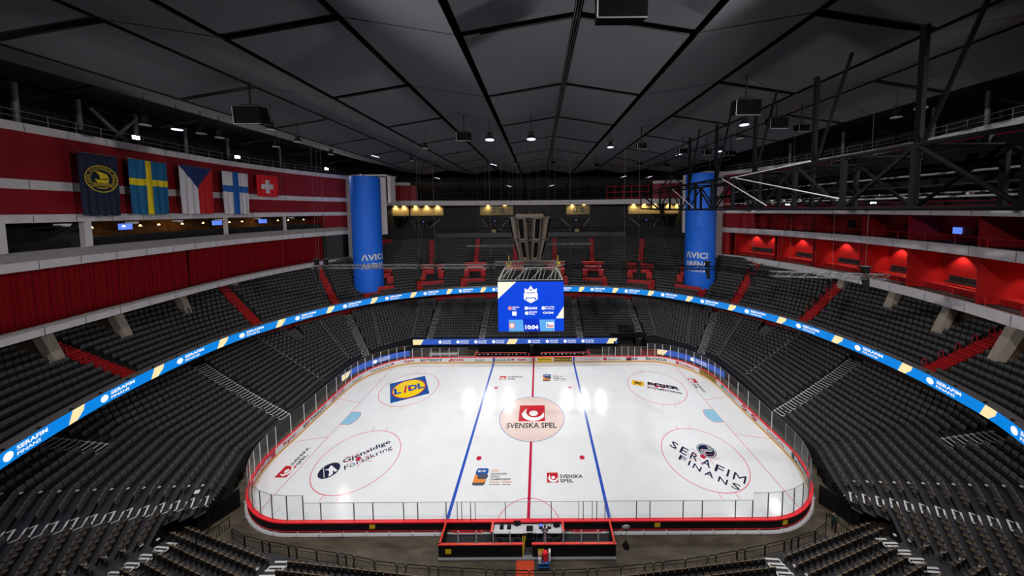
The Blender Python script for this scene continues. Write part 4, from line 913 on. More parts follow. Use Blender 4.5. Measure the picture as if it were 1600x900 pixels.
# glass
def glass(s0, s1, h, posts=True, m='alu', d=.06):
    K = max(1, int((s1-s0)/1.0)) if abs(rk(s0)[1][0]-rk(s1)[1][0]) > .01 else 1
    mb = MB(); pts = [rk(s0+(s1-s0)*i/K) for i in range(K+1)]
    mb.sweep([p for p, n in pts], [n for p, n in pts], [(d, 1.17), (d, h), (d+.015, h), (d+.015, 1.17)], [0]*4); mk('glass_pane', mb, 'glass', bd)
    mb = MB(); mb.sweep([p for p, n in pts], [n for p, n in pts], [(d-.004, h), (d-.004, h+.025), (d+.02, h+.025), (d+.02, h)], [0]*4); mk('pane_edge', mb, 'rail_grey', bd)
    if posts:
        p, n = rk(s0, d); mb = MB(); mb.box((p[0], p[1], (1.1+h)/2), (.075, .06, h-1.1), 0, atan2(n[1], n[0])-pi/2); mk('stanchion', mb, m, bd)
nearx = [-24.25, -22.82, -21.39, -20.08, -18.53, -15.56, -13.85, -11.11, -9.85, -7.3, -2.0, 2.1, 6.9, 9.71, 10.91, 13.87, 15.58, 18.54, 20.07, 21.55]
straightn = [x for x in nearx if x > -21 and x < 20.5]
for a, b in zip(straightn, straightn[1:]): glass(-b if b < 0 else RL-b, (-a if b < 0 else RL-a) if not (a < 0 < b) else RL-a, 2.85, True, 'rail_grey') if not (a < 0 < b) else (glass(.001, -a, 2.85, False), glass(RL-b, RL-.001, 2.85, True, 'rail_grey'))
s = 20.3; E1 = 21.5+pi/2*RC; E2 = E1+2*(HY-RC)
def run(s0, s1, step, h, m='alu'):
    n = max(1, round((s1-s0)/step))
    for i in range(n): glass(s0+(s1-s0)*i/n, s0+(s1-s0)*(i+1)/n, h, True, m)
run(20.1, E1-6, 1.45, 3.55, 'rail_grey'); run(E1-6, E1, 1.3, 3.55); run(E1, E2, 2.3, 3.55); run(E2, E2+12, 1.35, 3.55); run(E2+12, E2+pi/2*RC+9, 1.7, 2.95)
S3 = E2+pi/2*RC; S4 = S3+43
run(S4-8.5, S4, 1.25, 2.95); run(S4, S4+pi/2*RC, 1.3, 3.55); run(S4+pi/2*RC, S4+pi/2*RC+12.7, 2.3, 3.55); run(S4+pi/2*RC+12.7, RL-20.1, 1.35, 3.55, 'rail_grey')
mb = MB()
for x in (-6.3, -5.9, -5.1, -4.7, 4.55, 4.95, 5.75, 6.15): mb.box((x, -HY-.1, 2.0), (.05, .05, 1.75))
mk('gate_post', mb, 'black', bd)
# ---- officials and penalty boxes at the near side
bx_ = thing('officials_box', 'black walled officials and penalty box enclosure with red rails at the near boards', 'box')
mb = MB(); mb.box((-3.85, -16.92, .6), (6.9, .12, 1.1)); mb.box((3.9, -16.92, .6), (6.9, .12, 1.1))
for s in (-1, 1): mb.box((s*7.3, -15.98, .6), (.12, 1.9, 1.1))
mk('outer_wall', mb, 'black', bx_)
mb = MB(); mb.box((-3.85, -16.88, 1.17), (7.0, .16, .1)); mb.box((3.9, -16.88, 1.17), (7.0, .16, .1))
for s in (-1, 1): mb.box((s*7.27, -15.95, 1.17), (.16, 1.9, .1)); mb.box((s*3.1, -15.5, 1.17), (.16, .95, .1))
mk('red_rail', mb, 'board_orange', bx_)
mb = MB(); mb.box((0, -15.95, .06), (14.5, 1.85, .1)); mk('box_floor', mb, 'terrace', bx_)
mb = MB()
for s in (-1, 1): mb.box((s*3.1, -15.5, .6), (.08, .9, 1.1)); mb.box((s*5.2, -16.55, .45), (3.6, .35, .06)); 
mk('inner_wall', mb, 'black', bx_); mb = MB()
for s in (-1, 1): mb.box((s*5.2, -15.6, .75), (2.6, .05, .06))
mk('red_bar', mb, 'board_red', bx_)
mb = MB()
for x in (-5.7, -4.2, -2.8, -1.4, 1.5, 3.0, 4.5, 5.9): mb.box((x, -16.9, 1.75), (.09, .05, 1.2))
mk('glass_post', mb, 'alu', bx_)
for a, b in ((-7.25, -5.7), (-5.7, -4.2), (-4.2, -2.8), (-2.8, -1.4), (1.5, 3.0), (3.0, 4.5), (4.5, 5.9), (5.9, 7.25)): mb = MB(); mb.box(((a+b)/2, -16.9, 1.75), (b-a-.1, .015, 1.15)); mk('glass_pane', mb, 'glass', bx_)
for s in (-1, 1): mb = MB(); mb.box((s*7.27, -15.95, 1.95), (.015, 1.8, 1.6)); mk('glass_pane', mb, 'glass', bx_)
mb = MB(); mb.box((0, -17.0, .08), (14.7, .3, .12)); mk('base_step', mb, 'rail_grey', bx_)
mb = MB()
for i, x in enumerate([-6.9, -6.4, -5.6, -5.0, 5.4, 5.9, 6.5, 6.9]): mb.tube((x, -16.6, .48), (x, -16.6, .7), .035, 6)
o = mk('water_bottles', mb, 'screen_sky'); tag(o, 'small blue and white drinking bottles standing on the penalty benches', 'bottles', kind='stuff')
# table
tb = thing('officials_table', 'long white officials table behind the near boards', 'table', (0, -15.4, 0))
mb = MB(); mb.box((0, 0, .82), (6.1, .75, .05)); mk('tabletop', mb, 'white', tb)
for x in (-2.8, -.8, .8, 2.8): mb = MB(); mb.box((x, 0, .45), (.06, .6, .72)); mk('leg', mb, 'rail_grey', tb)
def laptop(x, y, lab, col='tv'):
    r = thing('laptop', lab, 'laptop', (x, y, .846), 0, 'laptops on the officials table'); m2 = MB(); m2.box((0, 0, .01), (.34, .24, .02)); mk('keyboard_base', m2, 'black', r)
    m2 = MB(); m2.box((0, .13, .13), (.34, .02, .24), 0, 0, .3); mk('lid', m2, 'black', r); m2 = MB(); m2.box((0, .116, .13), (.3, .004, .2), 0, 0, .3); mk('display', m2, col, r)
laptop(-2.3, -15.35, 'small open laptop at the left end of the white table', 'txt_teal'); laptop(-1.65, -15.35, 'small open laptop second from the left on the white table', 'txt_teal'); laptop(1.15, -15.35, 'open laptop with blue display beside the standing person')
laptop(1.9, -15.35, 'open laptop to the right of the standing person', 'white')
def monitor(x, y, z, wv, lab):
    r = thing('monitor', lab, 'monitor', (x, y, z)); m2 = MB(); m2.box((0, 0, .25), (wv, .05, .42)); mk('screen', m2, 'black', r); m2 = MB(); m2.box((0, 0, .02), (.2, .15, .03)); m2.box((0, .02, .08), (.05, .03, .1)); mk('stand', m2, 'black', r)
monitor(-.95, -15.15, .845, .6, 'black monitor on the white table left of the gap'); monitor(2.55, -15.3, .845, .6, 'black monitor at the right end of the white table')
mb = MB(); mb.box((0, 0, .35), (.75, .6, .7)); mb.box((0, 0, .95), (.5, .4, .5)); mb.box((0, .0, 1.35), (.72, .6, .05), 1); mb.box((0, 0, 1.39), (.58, .46, .03), 0)
tag(mk('equipment_case', mb, ['black', 'white'], None, (.2, -15.95, .1)), 'tall black equipment case with white framed top in the middle of the officials box', 'case')
def chair(x, y, lab):
    r = thing('office_chair', lab, 'chair', (x, y, .11), 0, 'dark chairs at the officials table'); m2 = MB(); m2.box((0, 0, .46), (.44, .44, .07)); mk('seat', m2, 'seat_shell', r); m2 = MB(); m2.box((0, -.22, .78), (.42, .06, .5)); mk('backrest', m2, 'seat_shell', r)
    for a, b in ((-1, -1), (1, -1), (-1, 1), (1, 1)): m2 = MB(); m2.tube((a*.18, b*.18, 0), (a*.18, b*.18, .44), .02, 6); mk('leg', m2, 'steel', r)
for x, l in ((-2.3, 'at the left end'), (-1.55, 'second from the left'), (-.85, 'just left of the case'), (1.9, 'right of the standing person'), (2.6, 'at the right end')): chair(x, -16.15, 'dark chair behind the white officials table, '+l)
# gap with ramp, red carpet, yellow rails
mb = MB(); mb.hexa([(-.42, -16.98, .0), (.42, -16.98, .0), (.42, -16.0, .1), (-.42, -16.0, .1)], [(-.42, -16.98, .02), (.42, -16.98, .02), (.42, -16.0, .14), (-.42, -16.0, .14)])
tag(mk('ramp', mb, 'seat_shell'), 'small dark ramp in the gap of the officials box wall', 'ramp')
mb = MB(); mb.box((-.15, -19.1, .01), (1.45, 4.0, .02)); tag(mk('carpet_runner', mb, 'red_carpet'), 'worn red and orange carpet runner leading to the officials box', 'carpet')
mb = MB(); mb.tube((-.35, -16.9, .1), (-.18, -16.2, 1.1), .035); mb.tube((-.35, -16.9, .1), (-.38, -16.2, 1.1), .035); tag(mk('folding_barrier', mb, 'yellow_sheet'), 'yellow folding barrier poles leaning in the gap of the box wall', 'barrier')
# dish on stand
r = thing('dish_stand', 'white round dish on a thin black stand beside the officials box', 'dish', (8.45, -16.1, 0))
mb = MB(); K = 20
for i in range(K):
    a, b = 2*pi*i/K, 2*pi*(i+1)/K; mb.poly([(0, -.05, 1.62), (.36*cos(a), .05-.12*sin(a), 1.62+.36*sin(a)), (.36*cos(b), .05-.12*sin(b), 1.62+.36*sin(b))])
o = mk('dish', mb, 'white', r); md = o.modifiers.new('s', 'SOLIDIFY'); md.thickness = .03
mb = MB(); mb.tube((0, 0, 0.05), (0, .06, 1.6), .025); mk('pole', mb, 'black', r); mb = MB(); mb.tube((0, 0, 0), (0, 0, .35), .3, 12, r2=.12); mk('base', mb, 'black', r)
# cart
r = thing('equipment_cart', 'small trolley loaded with red and white bags and a box', 'cart', (1.35, -17.55, 0))
mb = MB(); mb.box((0, 0, .25), (1.0, .6, .05)); mb.box((0, 0, .55), (1.0, .6, .04)); mk('shelf', mb, 'blue_bin', r)
for x, y in ((-.45, -.25), (.45, -.25), (-.45, .25), (.45, .25)): mb = MB(); mb.tube((x, y, 0.1), (x, y, .95), .02); mk('post', mb, 'steel', r); mb = MB(); mb.tube((x-.02, y, .07), (x+.02, y, .07), .07, 10); mk('wheel', mb, 'black', r)
def item(nm, lab, cat, loc, sz, m, rz=0):
    mb = MB(); mb.box((0, 0, sz[2]/2), sz, 0, rz, .08); mb.box((0, 0, sz[2]+.02), (sz[0]*.5, sz[1]*.5, .05), 0, rz); tag(mk(nm, mb, m, None, loc), lab, cat)
item('cardboard_box', 'brown cardboard box on the trolley', 'box', (1.08, -17.5, .57), (.3, .3, .5), 'card'); item('gear_bag', 'red bag standing on the trolley', 'bag', (1.5, -17.5, .57), (.35, .3, .6), 'board_red', .2)
item('white_pouch', 'white pouch on the front of the trolley', 'bag', (1.05, -17.72, .57), (.25, .12, .35), 'white'); item('blue_crate', 'blue white crate at the right end of the trolley', 'crate', (1.85, -17.45, .57), (.16, .3, .65), 'logo_white')
# ---- far benches with LED banner
fb = thing('players_bench', 'dark players bench enclosure with red rails at the far boards', 'bench')
mb = MB(); mb.box((-.4, 17.2, .1), (21.5, 4.2, .15)); mb.box((-.4, 18.7, 1.0), (21.5, .1, 1.9)); mb.box((-.3, 17.6, .55), (20.8, .5, .1), 0)
mk('enclosure', mb, 'black', fb); mb = MB(); mb.box((-6.3, 16.2, 1.35), (9.9, .1, .07)); mb.box((5.9, 16.2, 1.35), (9.2, .1, .07)); mb.box((-.9, 15.5, .9), (.12, 1.0, .9)); mb.box((-11.1, 16, 1.0), (.12, 2, .9)); mb.box((10.6, 16, 1.0), (.12, 2, .9)); mk('red_rail', mb, 'board_orange', fb)
mb = MB()
for i in range(26): x = -10.5+i*.8; (mb.box((x, 16.25, 1.02), (.35*random.random()+.15, .12, .1)) if abs(x) > 1 else None)
tag(mk('bottles_and_gear', mb, 'white'), 'small white bottles and gear along the far players bench', 'gear', kind='stuff')
mb = MB(); mb.box((-.4, 16.0, 2.0), (.8, .8, 1.9)); tag(mk('camera_housing', mb, 'black'), 'tall black cabinet between the two far benches', 'cabinet')
def ledrow(label, s0, s1, z0, z1, fn, patches, spacing, cut=None):
    r = thing('advert_banner', label, 'banner'); m2 = MB(); K = int((s1-s0)/.8)+2
    for i in range(K-1):
        a = fn(s0+(s1-s0)*i/(K-1)); b = fn(s0+(s1-s0)*(i+1)/(K-1)); m2.poly([(*a, z0), (*b, z0), (*b, z1), (*a, z1)])
    o = mk('banner_face', m2, 'ad_blue', r); md = o.modifiers.new('s', 'SOLIDIFY'); md.thickness = .06; md.offset = -1 if True else 1
    m2 = MB(); m3 = MB(); h = z1-z0
    def g(s, v, e=.08): a = fn(s); b = fn(s+.05); dx, dy = b[0]-a[0], b[1]-a[1]; l = hypot(dx, dy); return (a[0]+dy/l*e, a[1]-dx/l*e, z0+h*v)
    s = s0+1.9; i = 0
    while s < s1-3:
        if not any(a-2.2 < s < b+.6 for a, b in patches):
            m2.poly([g(s+.33*cos(a*pi/8), .5+.33/h*sin(a*pi/8)) for a in range(16)])
            text_into(m2, 'Gjensidige', lambda u, v: g(s+.5+1.7*u, .5+.3*v), .02); text_into(m2, 'F\u00f6rs\u00e4kring', lambda u, v: g(s+.5+1.6*u, .14+.3*v), .02)
        s += spacing; i += 1
    for a, b in patches: m3.poly([g(a, 0.02, .085), g(b-.6, .02, .085), g(b, .98, .085), g(a+(.6 if a > s0+.1 else 0), .98, .085)])
    mk('banner_lettering', m2, 'led_white', r); mk('cream_patch', m3, 'led_cream', r)
ledrow('long blue banner with white lettering above the far players benches', -24.4, 16.8, 1.9, 3.0, lambda s: (s, 18.75), [(-24.4, -22.2), (-5.6, -3.2), (14.6, 16.8)], 3.6)
ledrow('curved blue banner behind the far left corner glass', E2+1.0, E2+11.2, .9, 1.9, lambda s: rk(s, 1.6)[0], [(E2+1.0, E2+2.6)], 3.3)
ledrow('curved blue banner behind the far right corner glass', S4+2.0, S4+12.2, .9, 1.9, lambda s: rk(s, 1.6)[0], [(S4+2.0, S4+3.6)], 3.3)
mb = MB(); mb.box((-17.8, 17.2, .7), (5.5, 1.0, .08)); [mb.box((x, 17.2, .35), (.08, .8, .7)) for x in (-20.2, -15.4)]
tag(mk('white_bench', mb, 'bench_wood'), 'white bench behind the far boards left of the players bench', 'bench')
mb = MB()
for y in (16.2, 17.4):
    mb.box((23.3, y, .75), (4.6, .06, .06)); mb.box((23.3, y, 1.15), (4.6, .06, .06))
    for x in (21, 22.5, 24, 25.6): mb.box((x, y, .6), (.06, .06, 1.2))
tag(mk('red_railing', mb, 'board_orange'), 'red tubular railing behind the far boards at the right', 'railing')
# tunnel in the far stand with banner backdrop
mb = MB(); mb.box((19.5, 20.3, 2.9), (7.2, .3, 1.0), 0); mb.box((16.2, 19.5, 1.2), (.3, 2.0, 2.4), 0); mb.box((22.6, 19.5, 1.4), (.3, 2.0, 2.8), 0)
tag(mk('players_tunnel', mb, 'black'), 'black draped players tunnel in the far stand right of the banner', 'tunnel')
# ================================================================== NEAR FENCE AND WALKWAY
fp = Curve([(-25.6, -15.9), (-24.0, -16.5), (-21, -17.05), (-18, -17.5), (-14, -18.0), (-11, -18.5), (-6, -18.85), (0, -19.1), (6, -18.95), (11, -18.55), (14, -18.25), (18, -17.65), (21, -17.15), (24.3, -16.4), (25.8, -15.8)])
mb = MB(); p, n = fp.sub(0, fp.L, 1.2); n = [(a, -abs(b)) for a, b in n]; mb.sweep(p, n, [(0, 0), (0, .62), (2.2, .62), (2.2, 0)], [1, 0, 0, 0]); tag(mk('walkway_deck', mb, ['terrace', 'rubber']), 'dark walkway deck between the near fence and the first rows', 'deck', kind='structure')
def barrier(t0, t1, i, nb):
    r = thing('crowd_barrier', '', 'barrier', group='black barriers of the near fence'); pa, _ = fp.at(t0); pb, _ = fp.at(t1); a = Vector((*pa, .64)); b = Vector((*pb, .64)); d = (b-a).normalized(); h = 1.02; c = .14
    U = Vector((0, 0, 1)); pts = [a, a+U*(h-c), a+U*(h-c*.3)+d*c*.3, a+U*h+d*c, b+U*h-d*c, b+U*(h-c*.3)-d*c*.3, b+U*(h-c), b]
    m2 = MB(); m2.path(pts, .03, 6); mk('frame', m2, 'black', r); m2 = MB(); m2.tube(a+U*.75, b+U*.75, .018, 5); m2.tube(a+U*.1, b+U*.1, .018, 5)
    L_ = (b-a).length; k = max(2, int(L_/.12))
    for q in range(1, k): x = a+d*(L_*q/k); m2.tube(x+U*.1, x+U*.75, .01, 4)
    mk('bars', m2, 'black', r); return r
t = .1; i = 0; pat = [1.75, 1.75, .62, 1.75, .62, 1.75, 1.75, .62, .62]; nb = 0; panels = []
while t < fp.L-1.0:
    L_ = pat[i % len(pat)]; panels.append((t, min(t+L_, fp.L))); t += L_+.1; i += 1
for q, (a, b) in enumerate(panels):
    x = fp.at((a+b)/2)[0][0]; r = barrier(a, b, q, len(panels)); side = 'left' if x < -.6 else 'right'; cnt = q+1 if x < -.6 else len(panels)-q
    wname = 'wide' if b-a > 1 else 'narrow'
    r['label'] = '%s black barrier panel of the near fence, number %d counted from its %s end' % (wname, cnt, side)
# railed walkway down the near corners, tunnel boxes
for sd in (-1, 1):
    side = 'left' if sd < 0 else 'right'
    pts = [Vector((sd*25.7, -15.9, 1.6)), Vector((sd*26.1, -18.0, 2.0)), Vector((sd*26.6, -20.5, 2.6)), Vector((sd*27.2, -23.4, 3.5))]
    r = thing('stair_railing', 'black railing along the walkway between near corner stand and near stand, %s side' % side, 'railing')
    m2 = MB(); m2.path([q+Vector((0, 0, 1.0)) for q in pts], .035); m2.path([q+Vector((0, 0, .1)) for q in pts], .02)
    mk('top_bar', m2, 'black', r); m2 = MB()
    for a, b in zip(pts, pts[1:]):
        for q in range(12): x = a+(b-a)*(q/12); m2.tube(x, x+Vector((0, 0, 1.0)), .012 if q % 4 else .03, 5)
    mk('bars', m2, 'black', r)
    m2 = MB(); m2.box((sd*29.1, -13.6, .9), (.15, 2.8, 1.8), 0, sd*.5)
    for q in range(7): m2.box((sd*(29.6-.12*q), -12.6-.34*q, 1.95), (.5, .04, .5), 0, 0)
    tag(mk('tunnel_parapet', m2, 'black'), 'black slatted parapet over the corner tunnel mouth, %s side' % side, 'parapet')
    m2 = MB(); m2.box((sd*31.4, -9.5, .45), (.5, .5, .9)); m2.box((sd*31.2, -10.4, .3), (.7, .5, .6)); m2.tube((sd*31.2, -10.4, .6), (sd*31.0, -10.2, 1.3), .05)
    tag(mk('stacked_gear', m2, 'black'), 'black gear cases stacked behind the near corner boards, %s side' % side, 'gear')
mb = MB(); mb.box((0, 0, 0), (.35, .45, .01)); o = mk('paper_sheet', mb, 'white', None, (-30.6, -14.0, 3.1)); o.rotation_euler = (0, .3, .6); tag(o, 'pale paper sheet taped to the black parapet in the left near corner', 'paper')
# ================================================================== SCREEN CUBE, TRUSSES, SPEAKERS
vc = thing('video_cube', 'four sided video screen cube hanging over centre ice', 'video cube', (.1, 0, 0))
X0, X1, Z1s, Z0s, YF = -4.05, 4.1, 20.0, 13.75, -3.6; Wd = X1-X0; Hd = Z1s-Z0s
mb = MB(); mb.box(((X0+X1)/2, 0, (Z0s+Z1s)/2), (Wd, 7.1, Hd)); mk('cube_body', mb, 'black', vc)
def scr(pts, m, e, nm='screen_shape'):
    mb = MB(); mb.poly([(X0+Wd*u, YF-e, Z0s+Hd*v) for u, v in pts]); return mk(nm, mb, m, vc)
scr([(0, 0), (1, 0), (1, 1), (0, 1)], 'screen_blue', .03, 'front_screen')
scr([(0, .66), (.28, 1), (0, 1)], 'screen_cream', .045); scr([(.88, .26), (1, .26), (1, .5)], 'screen_cream', .045)
scr([(0, 0), (.39, 0), (.375, .235), (0, .235)], 'screen_sky', .045); scr([(.64, 0), (1, 0), (1, .235), (.625, .235)], 'screen_sky', .045)
scr([(0, 0), (.16, 0), (.16, .235), (0, .235)], 'screen_blue', .05); scr([(.86, 0), (1, 0), (1, .235), (.86, .235)], 'screen_blue', .05)
scr([(.39, 0), (.64, 0), (.625, .25), (.375, .25)], 'screen_deep', .05)
scr([(.5, .925), (.455, .84), (.405, .87), (.41, .78), (.395, .76), (.395, .65), (.425, .625), (.5, .57), (.575, .625), (.605, .65), (.605, .76), (.59, .78), (.595, .87), (.545, .84)], 'led_white', .055, 'league_crest')
for pts in ([(.43, .77), (.57, .77), (.57, .785), (.43, .785)], [(.43, .67), (.57, .67), (.57, .685), (.43, .685)], [(.47, .83), (.53, .83), (.52, .845), (.48, .845)], [(.42, .64), (.44, .64), (.44, .675), (.42, .675)], [(.56, .64), (.58, .64), (.58, .675), (.56, .675)]): scr(pts, 'screen_deep', .065, 'crest_detail')
scr([(.155, .435), (.205, .435), (.205, .505), (.155, .505)], 'screen_red', .055); scr([(.215, .32), (.28, .32), (.28, .405), (.215, .405)], 'led_white', .055)
scr([(.405, .44), (.455, .44), (.455, .5), (.405, .5)], 'led_white', .055)
def stx(t, u, v, w_, h_, m='led_white', bo=.02, e=.06):
    mb = MB(); text_into(mb, t, lambda a, b: (X0+Wd*(u+w_*a), YF-e, Z0s+Hd*(v+h_*b)), bo); mk('screen_lettering', mb, m, vc)
stx('SVENSKA', .215, .475, .11, .03); stx('SPEL', .215, .435, .06, .03); stx('BAUHAUS', .465, .445, .13, .05, bo=.05); stx('Gjensidige', .72, .475, .14, .035); stx('F\u00f6rs\u00e4kring', .72, .435, .13, .035)
stx('SERAFIM', .47, .375, .12, .035); stx('FINANS', .47, .335, .09, .03); stx('CCM', .68, .355, .16, .04, bo=.07); stx('10:04', .41, .04, .2, .09, bo=.05)
for cx_, cz_2 in ((.69, .47), (.435, .37)): scr([(cx_+.028*cos(a*pi/8), cz_2+.036*sin(a*pi/8)) for a in range(16)], 'led_white', .055)
scr([(.165, .06), (.25, .06), (.25, .175), (.165, .175)], 'screen_red', .06, 'swiss_flag'); scr([(.197, .075), (.218, .075), (.218, .16), (.197, .16)], 'led_white', .065); scr([(.178, .105), (.237, .105), (.237, .132), (.178, .132)], 'led_white', .066)
scr([(.73, .07), (.85, .07), (.85, .185), (.73, .185)], 'led_white', .06, 'czech_flag'); scr([(.74, .08), (.84, .08), (.84, .125), (.74, .125)], 'screen_red', .065); scr([(.74, .08), (.78, .127), (.74, .175)], 'screen_sky', .07)
def truss_box(mb, a, b, wd, hd, seg, r=.05, mi=0, up_=Vector((0, 0, 1))):
    a = Vector(a); b = Vector(b); d = (b-a); L_ = d.length; d.normalize(); e = d.cross(up_).normalized()
    cs = [e*wd/2+up_*hd/2, e*wd/2-up_*hd/2, -e*wd/2-up_*hd/2, -e*wd/2+up_*hd/2]
    for c in cs: mb.tube(a+c, b+c, r, 5, mi)
    n = max(1, int(L_/seg))
    for i in range(n):
        p, q = a+d*(L_*i/n), a+d*(L_*(i+1)/n)
        for k in range(4):
            c0_, c1_ = cs[k], cs[(k+1) % 4]
            mb.tube(p+(c0_ if i % 2 else c1_), q+(c1_ if i % 2 else c0_), r*.6, 4, mi); mb.tube(p+c0_, p+c1_, r*.5, 4, mi)
mb = MB()
T0, T1 = 20.15, 21.55
for y in (-3.3, 3.3):
    mb.tube((-4, y, T0), (4, y, T0), .06); mb.tube((-3.2, y*.8, T1), (3.3, y*.8, T1), .06)
    for i in range(8): xa = -4+i; xb = -3.2+i*.93; mb.tube((xa, y, T0), (xb if i % 2 else xb+.93, y*.8, T1), .05, 5); mb.tube((xa+.5, y, T0), (xb+.46, y*.8, T1), .035, 5)
for s_ in (-1, 1):
    mb.tube((s_*4, -3.3, T0), (s_*4, 3.3, T0), .06); mb.tube((s_*3.25, -2.64, T1), (s_*3.25, 2.64, T1), .06)
    for y in (-3.3, 3.3): mb.tube((s_*4, y, T0), (s_*3.25, y*.8, T1), .11)
mk('top_frame', mb, 'frame_grey', vc)
# speaker cluster
sc_ = thing('speaker_cluster', 'crown shaped cluster of taupe loudspeaker columns above the video cube', 'loudspeakers', (0, 0, 0))
mb = MB(); mb.box((0, -.0, 28.15), (3.6, 3.0, .35)); mb.path([(2.6*cos(a*pi/8), 2.6*sin(a*pi/8), 27.9) for a in range(17)], .08); mb.path([(1.5*cos(a*pi/8), 1.5*sin(a*pi/8), 22.3) for a in range(17)], .08); mb.path([(2.0*cos(a*pi/8), 2.0*sin(a*pi/8), 25) for a in range(17)], .06)
for a in range(8): t = a*pi/4+.3; mb.tube((2.3*cos(t), 2.3*sin(t), 28), (1.2*cos(t), 1.2*sin(t), 22.2), .05)
mb.tube((0, 0, 28), (0, 0, 21.6), .12); mk('frame', mb, 'speaker_case', sc_)
for a in range(8):
    t = a*pi/4+pi/8; d = Vector((cos(t), sin(t), 0)); e = Vector((-sin(t), cos(t), 0))
    for (r0, r1, z0, z1, wv) in ((2.0, 2.5, 25.1, 27.9, .95), (1.2, 1.9, 22.3, 24.9, .8)):
        m2 = MB()
        def pt(rr, ee, z): q = d*rr+e*ee; return (q.x, q.y, z)
        wv2 = wv*(.8 if r0 < 1.5 else .9)
        m2.hexa([pt(r0-.35, -wv2/2, z0), pt(r0+.35, -wv2/2, z0-.1), pt(r0+.35, wv2/2, z0-.1), pt(r0-.35, wv2/2, z0)], [pt(r1-.35, -wv/2, z1+.1), pt(r1+.35, -wv/2, z1), pt(r1+.35, wv/2, z1), pt(r1-.35, wv/2, z1+.1)])
        o = mk('speaker_column', m2, 'speaker_case', sc_); m2 = MB(); k = .36
        m2.hexa([pt(r0+k, -wv2*.36, z0+.1), pt(r0+k+.03, -wv2*.36, z0+.1), pt(r0+k+.03, wv2*.36, z0+.1), pt(r0+k, wv2*.36, z0+.1)], [pt(r1+k, -wv*.36, z1-.15), pt(r1+k+.03, -wv*.36, z1-.15), pt(r1+k+.03, wv*.36, z1-.15), pt(r1+k, wv*.36, z1-.15)]); g2 = mk('grille', m2, 'speaker_grille', o)
# flown trusses
def fl_truss(a, b, lab, m='steel', wd=.45, hd=.45):
    mb = MB(); truss_box(mb, a, b, wd, hd, .6, .035); tag(mk('lighting_truss', mb, m), lab, 'truss')
fl_truss((-28.8, -1, 21.6), (-4.6, -1.0, 21.5), 'long silver lighting truss hanging left of the video cube'); fl_truss((-4.6, -1.2, 21.9), (4.6, -1.2, 21.9), 'silver lighting truss above the video cube'); fl_truss((4.6, -1, 21.4), (25.5, -1, 21.0), 'long dark lighting truss hanging right of the video cube', 'steel_dark')
fl_truss((23.2, -12, 22.6), (33.8, -12.4, 22.3), 'bright end of the lighting truss at the right facade', 'steel'); fl_truss((25.5, -1, 21.0), (23.4, -12, 22.4), 'dark lighting truss linking the two right hand trusses', 'steel_dark'); fl_truss((-11, 10, 22.9), (-1.5, 10, 22.9), 'thin pipe truss hanging behind the left of the speaker cluster', 'steel', .2, .2); fl_truss((2.3, 10, 23.1), (10, 10, 23.1), 'thin pipe truss hanging behind the right of the speaker cluster', 'steel', .2, .2)
def hoist(x, y, z, lab, big=1):
    r = thing('moving_head_lamp', lab, 'stage lamp', (x, y, z), 0, 'lamps and hoists hanging on the flown trusses'); m2 = MB(); m2.box((0, 0, .75), (.8*big, .6, .14)); m2.box((0, 0, .35), (.4*big, .4, .7)); mk('hoist_body', m2, 'black', r)
    m2 = MB(); m2.tube((0, 0, -.2), (.12, -.1, -1.5*big), .3*big, 10, r2=.18*big); mk('lamp_head', m2, 'black', r); m2 = MB(); m2.tube((0, 0, .8), (0, 0, 38.8-z), .02, 4); mk('chain', m2, 'cable', r)
for x, y, z, l in [(-28.2+.0, -1, 21.8, 'at the left end of the long truss'), (-27, -1, 21.8, 'second from the left end of the truss'), (-14.6, -1, 21.7, 'half way along the left truss'), (-12.5, -1, 21.7, 'just right of the middle of the left truss'), (-5.2, -1, 21.7, 'at the left of the video cube frame'), (5.3, -1, 21.6, 'at the right of the video cube frame'), (12.4, -1, 21.2, 'on the right truss nearest the video cube'), (14.3, -1, 21.2, 'on the right truss, second from the cube'), (23.4, -1, 21.1, 'on the right truss beside the blue banner'), (24.3, -8, 21.9, 'on the linking truss'), (31.8, -12.3, 22.5, 'on the bright truss end at the right facade')]: hoist(x, y, z, 'black lamp and chain hoist, '+l)
# ================================================================== CATWALK TRUSS UPPER RIGHT
ct = thing('catwalk_truss', 'big dark steel catwalk truss hanging at the upper right', 'truss')
mb = MB(); xa, xb = 17.6, 21.5; ya, yb, z0, z1 = 0.5, -34, 28.75, 31.5
for x in (xa, xb):
    mb.tube((x, ya, z0), (x, yb, z0), .11); mb.tube((x, ya, z1), (x, yb, z1), .11)
mb.box(((xa+xb)/2, (ya+yb)/2, z0+.02), (xb-xa, ya-yb, .06)); mk('chord', mb, 'steel_dark', ct)
ys = [ya-k*3.05 for k in range(12)]
for i, y in enumerate(ys):
    mb = MB()
    for x in (xa, xb):
        mb.box((x, y, (z0+z1)/2), (.2, .2, z1-z0))
        if i < 11: mb.tube((x, y, z1 if i % 2 else z0), (x, y-3.05, z0 if i % 2 else z1), .09)
    mb.tube((xa, y, z1), (xb, y, z1), .07); mb.tube((xa, y, z0), (xb, y, z0), .07)
    if i % 2 == 0: mb.tube((xb, y, z1), (xb, y-2.4, 38.8), .1); mb.box((xb, y, 34.8), (.25, .25, 7))
    mk('truss_bay', mb, 'steel_dark', ct)
mb = MB()
for i, (x, dz) in enumerate([(22.6, .6), (23.5, 1.3), (24.6, 2.0), (25.3, .9), (25.2, 1.7)]): mb.tube((x, -2-i, z0+dz), (x, -34, z0+dz), .06)
mk('pipe', mb, 'rail_grey', ct)
